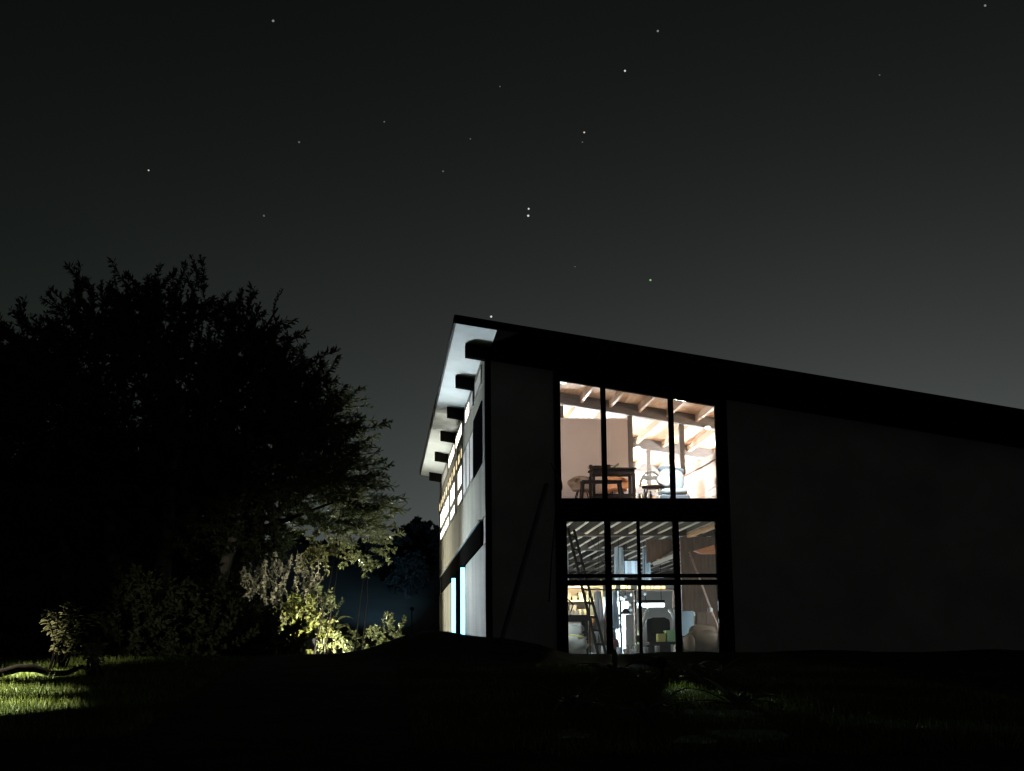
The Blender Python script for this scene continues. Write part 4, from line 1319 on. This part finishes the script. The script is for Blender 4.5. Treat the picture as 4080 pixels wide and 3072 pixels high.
# grass blades on the lit lawn
gb_ = MB()
rg = random.Random(5)
for q in range(60000):
    x, y = (rg.uniform(-6.0, -2.0), rg.uniform(12.5, 24)) if q < 26000 else (rg.uniform(.3, 6.5), rg.uniform(11, 21))
    z = ground_z(x, y) - .01
    a = rg.uniform(0, 6.28)
    h = rg.uniform(.04, .11)
    dx, dy = math.cos(a), math.sin(a)
    lx, ly = rg.gauss(0, .03), rg.gauss(0, .03)
    w = .006
    gb_.add([(x - dx * w, y - dy * w, z), (x + dx * w, y + dy * w, z), (x + lx, y + ly, z + h)], [(0, 1, 2)])
go = gb_.build('grass', mat('grass_blade', (.07, .115, .018), .6, .45, .9, translucent=.3, col2=(.15, .19, .035)))
tag(go, 'short green grass on the lawn and below the window', 'grass', kind='stuff')

# ---- dark garden in front of the window: strap leaved plants catching the window light
leaf_strap = mat('strap_leaf', (.16, .20, .12), .35, .3, 2.0, translucent=.4)


def strap_plant(label, x, y, n, L, seed):
    rg = random.Random(seed)
    gz = ground_z(x, y)
    root = thing('strap_leaf_plant', label, 'plant', (x, y, gz), 'strap leaved plants in the dark front garden')
    for k in range(n):
        a = k * 2.399 + rg.uniform(-.2, .2)
        el = rg.uniform(.4, 1.3)
        big_leaf('leaf', root, (x + .04 * math.cos(a), y + .04 * math.sin(a), gz), (math.cos(a), math.sin(a), el), L * rg.uniform(.6, 1.1), .075, leaf_strap, rg.uniform(.25, .6), 8)
    return root


fp = [((1330, 1480), 19.5, 'strap leaved plant below the left end of the lower window'), ((1400, 1500), 18.0, 'strap leaved plant below the thick left mullion of lower window'),
      ((1480, 1490), 19.0, 'strap leaved plant below the right lower panes'), ((1530, 1520), 17.2, 'strap leaved plant nearer the camera, right of the window'),
      ((1240, 1590), 14.5, 'strap leaved plant nearest the camera, left of the window'), ((1390, 1600), 13.6, 'strap leaved plant nearest the camera, below the window middle'), ((1600, 1590), 14.5, 'strap leaved plant nearest the camera, right of the window')]
for k, (p, d, lab) in enumerate(fp):
    c = at(p[0], p[1], d)
    strap_plant(lab, c.x, d, 16, .62, 20 + k)

patch_m = mat('light_patch_tone', (.34, .40, .33), .95, .55, 4, bump=.5, spec=.1)  # pale slabs paint the window's light patches on the turf
for k, (x, y, Y, rx, ry, lab) in enumerate(((1580, 1545, 14.4, .30, .34, 'pale flat slab painting a light patch right of the window axis, farther one'), (1615, 1592, 12.7, .36, .42, 'pale flat slab painting a light patch nearest the camera on the right'),
                                     (1505, 1541, 14.6, .16, .25, 'narrow pale slab painting a light patch left of the farther right one'), (1235, 1590, 12.8, .15, .28, 'pale slab painting a light patch alone on the left below the window'), (1500, 1598, 12.5, .17, .3, 'dim slab painting a light patch in the middle nearest the camera'))):
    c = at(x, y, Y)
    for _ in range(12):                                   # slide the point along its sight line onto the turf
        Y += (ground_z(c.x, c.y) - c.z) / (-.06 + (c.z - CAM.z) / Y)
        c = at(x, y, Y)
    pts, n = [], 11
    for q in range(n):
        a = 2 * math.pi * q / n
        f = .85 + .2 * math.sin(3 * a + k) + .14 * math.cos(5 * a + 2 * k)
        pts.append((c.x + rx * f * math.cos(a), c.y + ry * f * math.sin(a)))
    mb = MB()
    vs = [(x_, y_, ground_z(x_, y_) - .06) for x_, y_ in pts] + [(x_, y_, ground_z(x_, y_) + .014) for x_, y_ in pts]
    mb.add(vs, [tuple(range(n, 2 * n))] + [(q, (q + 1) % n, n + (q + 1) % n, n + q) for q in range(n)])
    tag(mb.build('light_patch', patch_m), lab, 'stepping stone', 'painted light patches in the dark front garden')  # slabs paint light patches, no real stepping stones

# climbing vine beside a dark slanting bar, left of the windows
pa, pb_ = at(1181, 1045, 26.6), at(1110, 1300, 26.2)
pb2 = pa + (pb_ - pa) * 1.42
tag(MB().bar(pa, (pb2.x, pb2.y, ground_z(pb2.x, pb2.y)), .085, .05).build('slanted_bar', mat('dark_bar', (.075, .065, .058), .85, .3, 5)),  # dark slanting bar in front of the pier
    'dark bar slanting against the pale wall left of the windows', 'timber')
vn = thing('climbing_plant', 'wiry climbing plant with few leaves at the left window jamb', 'plant', at(1196, 1060, 26.68))
v1 = [at(x, y, 26.62) for x, y in ((1186, 1300), (1192, 1200), (1199, 1120), (1204, 1060), (1198, 1020), (1190, 1000))]
limb(vn, v1, .012, .006, 'stem', 5)
for (x, y, dx, dz, L) in ((1196, 1003, .5, -.9, .11), (1202, 1025, .4, -.95, .28), (1205, 1048, .6, -.7, .10), (1180, 1043, .7, -.5, .07), (1208, 1080, .5, -.6, .09), (1190, 1120, -.6, -.4, .1), (1196, 1180, .5, -.5, .1)):
    big_leaf('leaf', vn, at(x, y, 26.60), (dx, .2, dz), L, L * .42, leaf_gloss, .1, 6)

# ---- far trees on the hill
sp_far = [spray_mesh('leaf_spray', mat('far_leaf', (.014, .019, .02), .9, .4, .6, translucent=.1, spec=.0), rng, 1.2, 60, .5, .28, .8, .3) for _ in range(3)]
FT = [(905, 1178, 62, 42), (870, 1195, 60, 30), (940, 1200, 64, 40), (830, 1205, 60, 34), (780, 1230, 62, 45), (720, 1250, 64, 50), (880, 1240, 58, 34), (640, 1240, 66, 60)]
fl_lab = ['tallest rounded far tree on the hill beside the house wall', 'small rounded far tree left of the tallest hill tree', 'far tree half hidden behind the house wall on the hill',
          'far tree on the hill right of the glossy small tree', 'far tree on the hill behind the glossy small tree', 'far tree on the hill behind the weeping shrub, left',
          'dark low far tree in front of the hill crest', 'leftmost far tree seen under the big tree crown']
for (x, y, d, r), lab in zip(FT, fl_lab):
    c = at(x, y, d)
    rr = r * 1.84448 * d / 5900
    gz = hill_z(c.x, d)
    root = thing('far_tree', lab, 'tree', (c.x, d, gz), 'far trees on the hill')
    ms = []
    for _ in range(90):
        while True:
            v = Vector((rng.uniform(-1, 1), rng.uniform(-1, 1), rng.uniform(-1, 1)))
            if v.length < 1:
                break
        ms.append(orient(c + v * rr * .85, v + Vector((0, 0, .3)), rng.uniform(.35, .7) * rr / 1.0, rng.uniform(0, 6)))
    place_sprays(root, sp_far, ms, 0, 'leaf_spray', 'crown')
    MB().tube([(c.x, d, gz - .3), (c.x, d, c.z)], [.16, .08], 7).build('trunk', mat('dark_trunk', (.02, .02, .02), .9, .3), root)

# ------------------------------------------------------------------ garden lights, fixtures unseen, set where light falls
def unseen_garden_lamp(label, loc, power, col, aim, cone, radius=.06, blend=.6):
    x, y, z = loc
    gz = ground_z(x, y)
    t = thing('unseen_garden_lamp', label, 'garden lamp', (x, y, gz), 'unseen garden spot lamps')
    MB().tube([(x, y, gz - .05), (x, y, z - .06)], .018, 8).build('stake', black_metal, t)
    d = (Vector(aim) - Vector(loc)).normalized()
    MB().tube([Vector(loc) - d * .16, Vector(loc) - d * .10, Vector(loc) - d * .02], [.04, .06, .07], 12).build('head', black_metal, t)
    lamp('light', loc, power, col, radius, t, cone, aim, blend)
    return t


unseen_garden_lamp('unseen garden floodlight in the shrubs aimed at the near end of the side wall', (-1.5, 38.0, 2.35), 5600, (.80, .94, 1.0), (1.9, 28.0, 6.4), 58, .1, 1.0)
unseen_garden_lamp('garden floodlight in the shrubs aimed at the far side wall', (-2.5, 44.2, 2.5), 2200, (1.0, .98, .82), (2.0, 39.0, 5.2), 120, .1, .8)
unseen_garden_lamp('garden spot lamp at the foot of the bright shrubs', (-1.1, 37.0, 2.0), 1350, (1.0, .93, .70), (-1.9, 40.0, 3.2), 140, .05)
for (p, q, w, c, lab) in (((-4.4, 15.3, 3.1), (-3.85, 15.5, 1.25), 2000, 50, 'nearest of the garden spot lamps outside the left lawn edge'),
                          ((-5.0, 17.7, 3.1), (-4.4, 17.7, 1.4), 2200, 54, 'middle one of the garden spot lamps outside the left lawn edge'),
                          ((-5.6, 20.2, 2.9), (-4.95, 20.4, 1.55), 2600, 58, 'farthest tall garden spot lamp outside the left lawn edge'),
                          ((-5.55, 19.6, 1.85), (-4.75, 21.7, 2.05), 520, 30, 'low garden spot lamp aimed at the pale lawn shrub')):
    unseen_garden_lamp(lab, p, w, (1.0, .96, .70), q, c, .04, .7)
unseen_garden_lamp('garden spot lamp behind the mound aimed up at the big tree', (0.25, 33.2, 2.0), 330, (1.0, .93, .66), (-.9, 30.6, 6.0), 70, .05, .8)
c = at(1432, 1492, 17.6)
unseen_garden_lamp('added low lamp hidden among the strap leaved plants', (c.x, 17.6, ground_z(c.x, 17.6) + .24), 60, (.85, 1.0, .86), (c.x + .30, 13.6, .95), 34, .03, 1.0)  # added lamp, stands in for window light on the garden
unseen_garden_lamp('unseen yard floodlight added behind the house, aimed at the hill', (1.2, 50.0, 3.6), 1500, (.42, .72, 1.0), (-2.2, 66.0, 7.4), 46, .1, .9)  # added lamp, puts the blue glow on the hill

# ------------------------------------------------------------------ stars
star_white = emat('star_white', (.9, .95, 1.0), .75)
star_dim = emat('star_dim', (.8, .85, .9), .10)
star_soft = emat('star_soft', (.85, .9, .95), .22)
star_warm = emat('star_warm', (1.0, .88, .72), .6)
star_green = emat('star_green', (.45, 1.0, .35), .5)
ST = [(590, 45, 1.1, 3, 'softly bright star high above the big tree'), (1421, 67, 1.0, 3, 'softly bright star near the top, right of centre'), (1350, 153, .9, 0, 'bright star below the topmost right one'),
      (1262, 286, .8, 4, 'bright star in the middle of the diagonal row'), (321, 368, .7, 4, 'bright star alone on the left above the tree'), (957, 370, .8, 1, 'middling star straight above the roof corner'),
      (1142, 451, .8, 0, 'upper star of the close pair over the house'), (1141, 466, .95, 0, 'lower star of the close pair over the house'), (1405, 605, .9, 2, 'greenish star low over the roof'),
      (1061, 684, .9, 0, 'star touching the roof edge near its high corner'), (646, 307, .9, 1, 'faint star halfway up above the tree'), (570, 466, .9, 1, 'faint star just above the tree top'),
      (830, 263, .7, 1, 'faint star left of the row, halfway up'), (1900, 162, .7, 1, 'faint star in the upper right sky'), (2128, 12, 1.1, 3, 'bright star in the top right corner'),
      (1080, 187, .6, 1, 'faint star in the upper middle sky'), (1016, 300, .6, 1, 'faint star right above the middling star'), (1258, 307, .6, 1, 'faint star just under the diagonal row'), (1242, 576, .5, 1, 'faint star between the pair and roof')]
for x, y, r, k, lab in ST:
    p = at(x, y, 1500)
    o = MB().lathe([(.2 * r, -1.2 * r), (.95 * r, -.75 * r), (1.25 * r, 0), (.95 * r, .75 * r), (.2 * r, 1.2 * r)], (0, 0, 0), 8).build('star', (star_white, star_dim, star_green, star_soft, star_warm)[k], smooth=True)
    o.location = p
    tag(o, lab, 'star', 'stars')
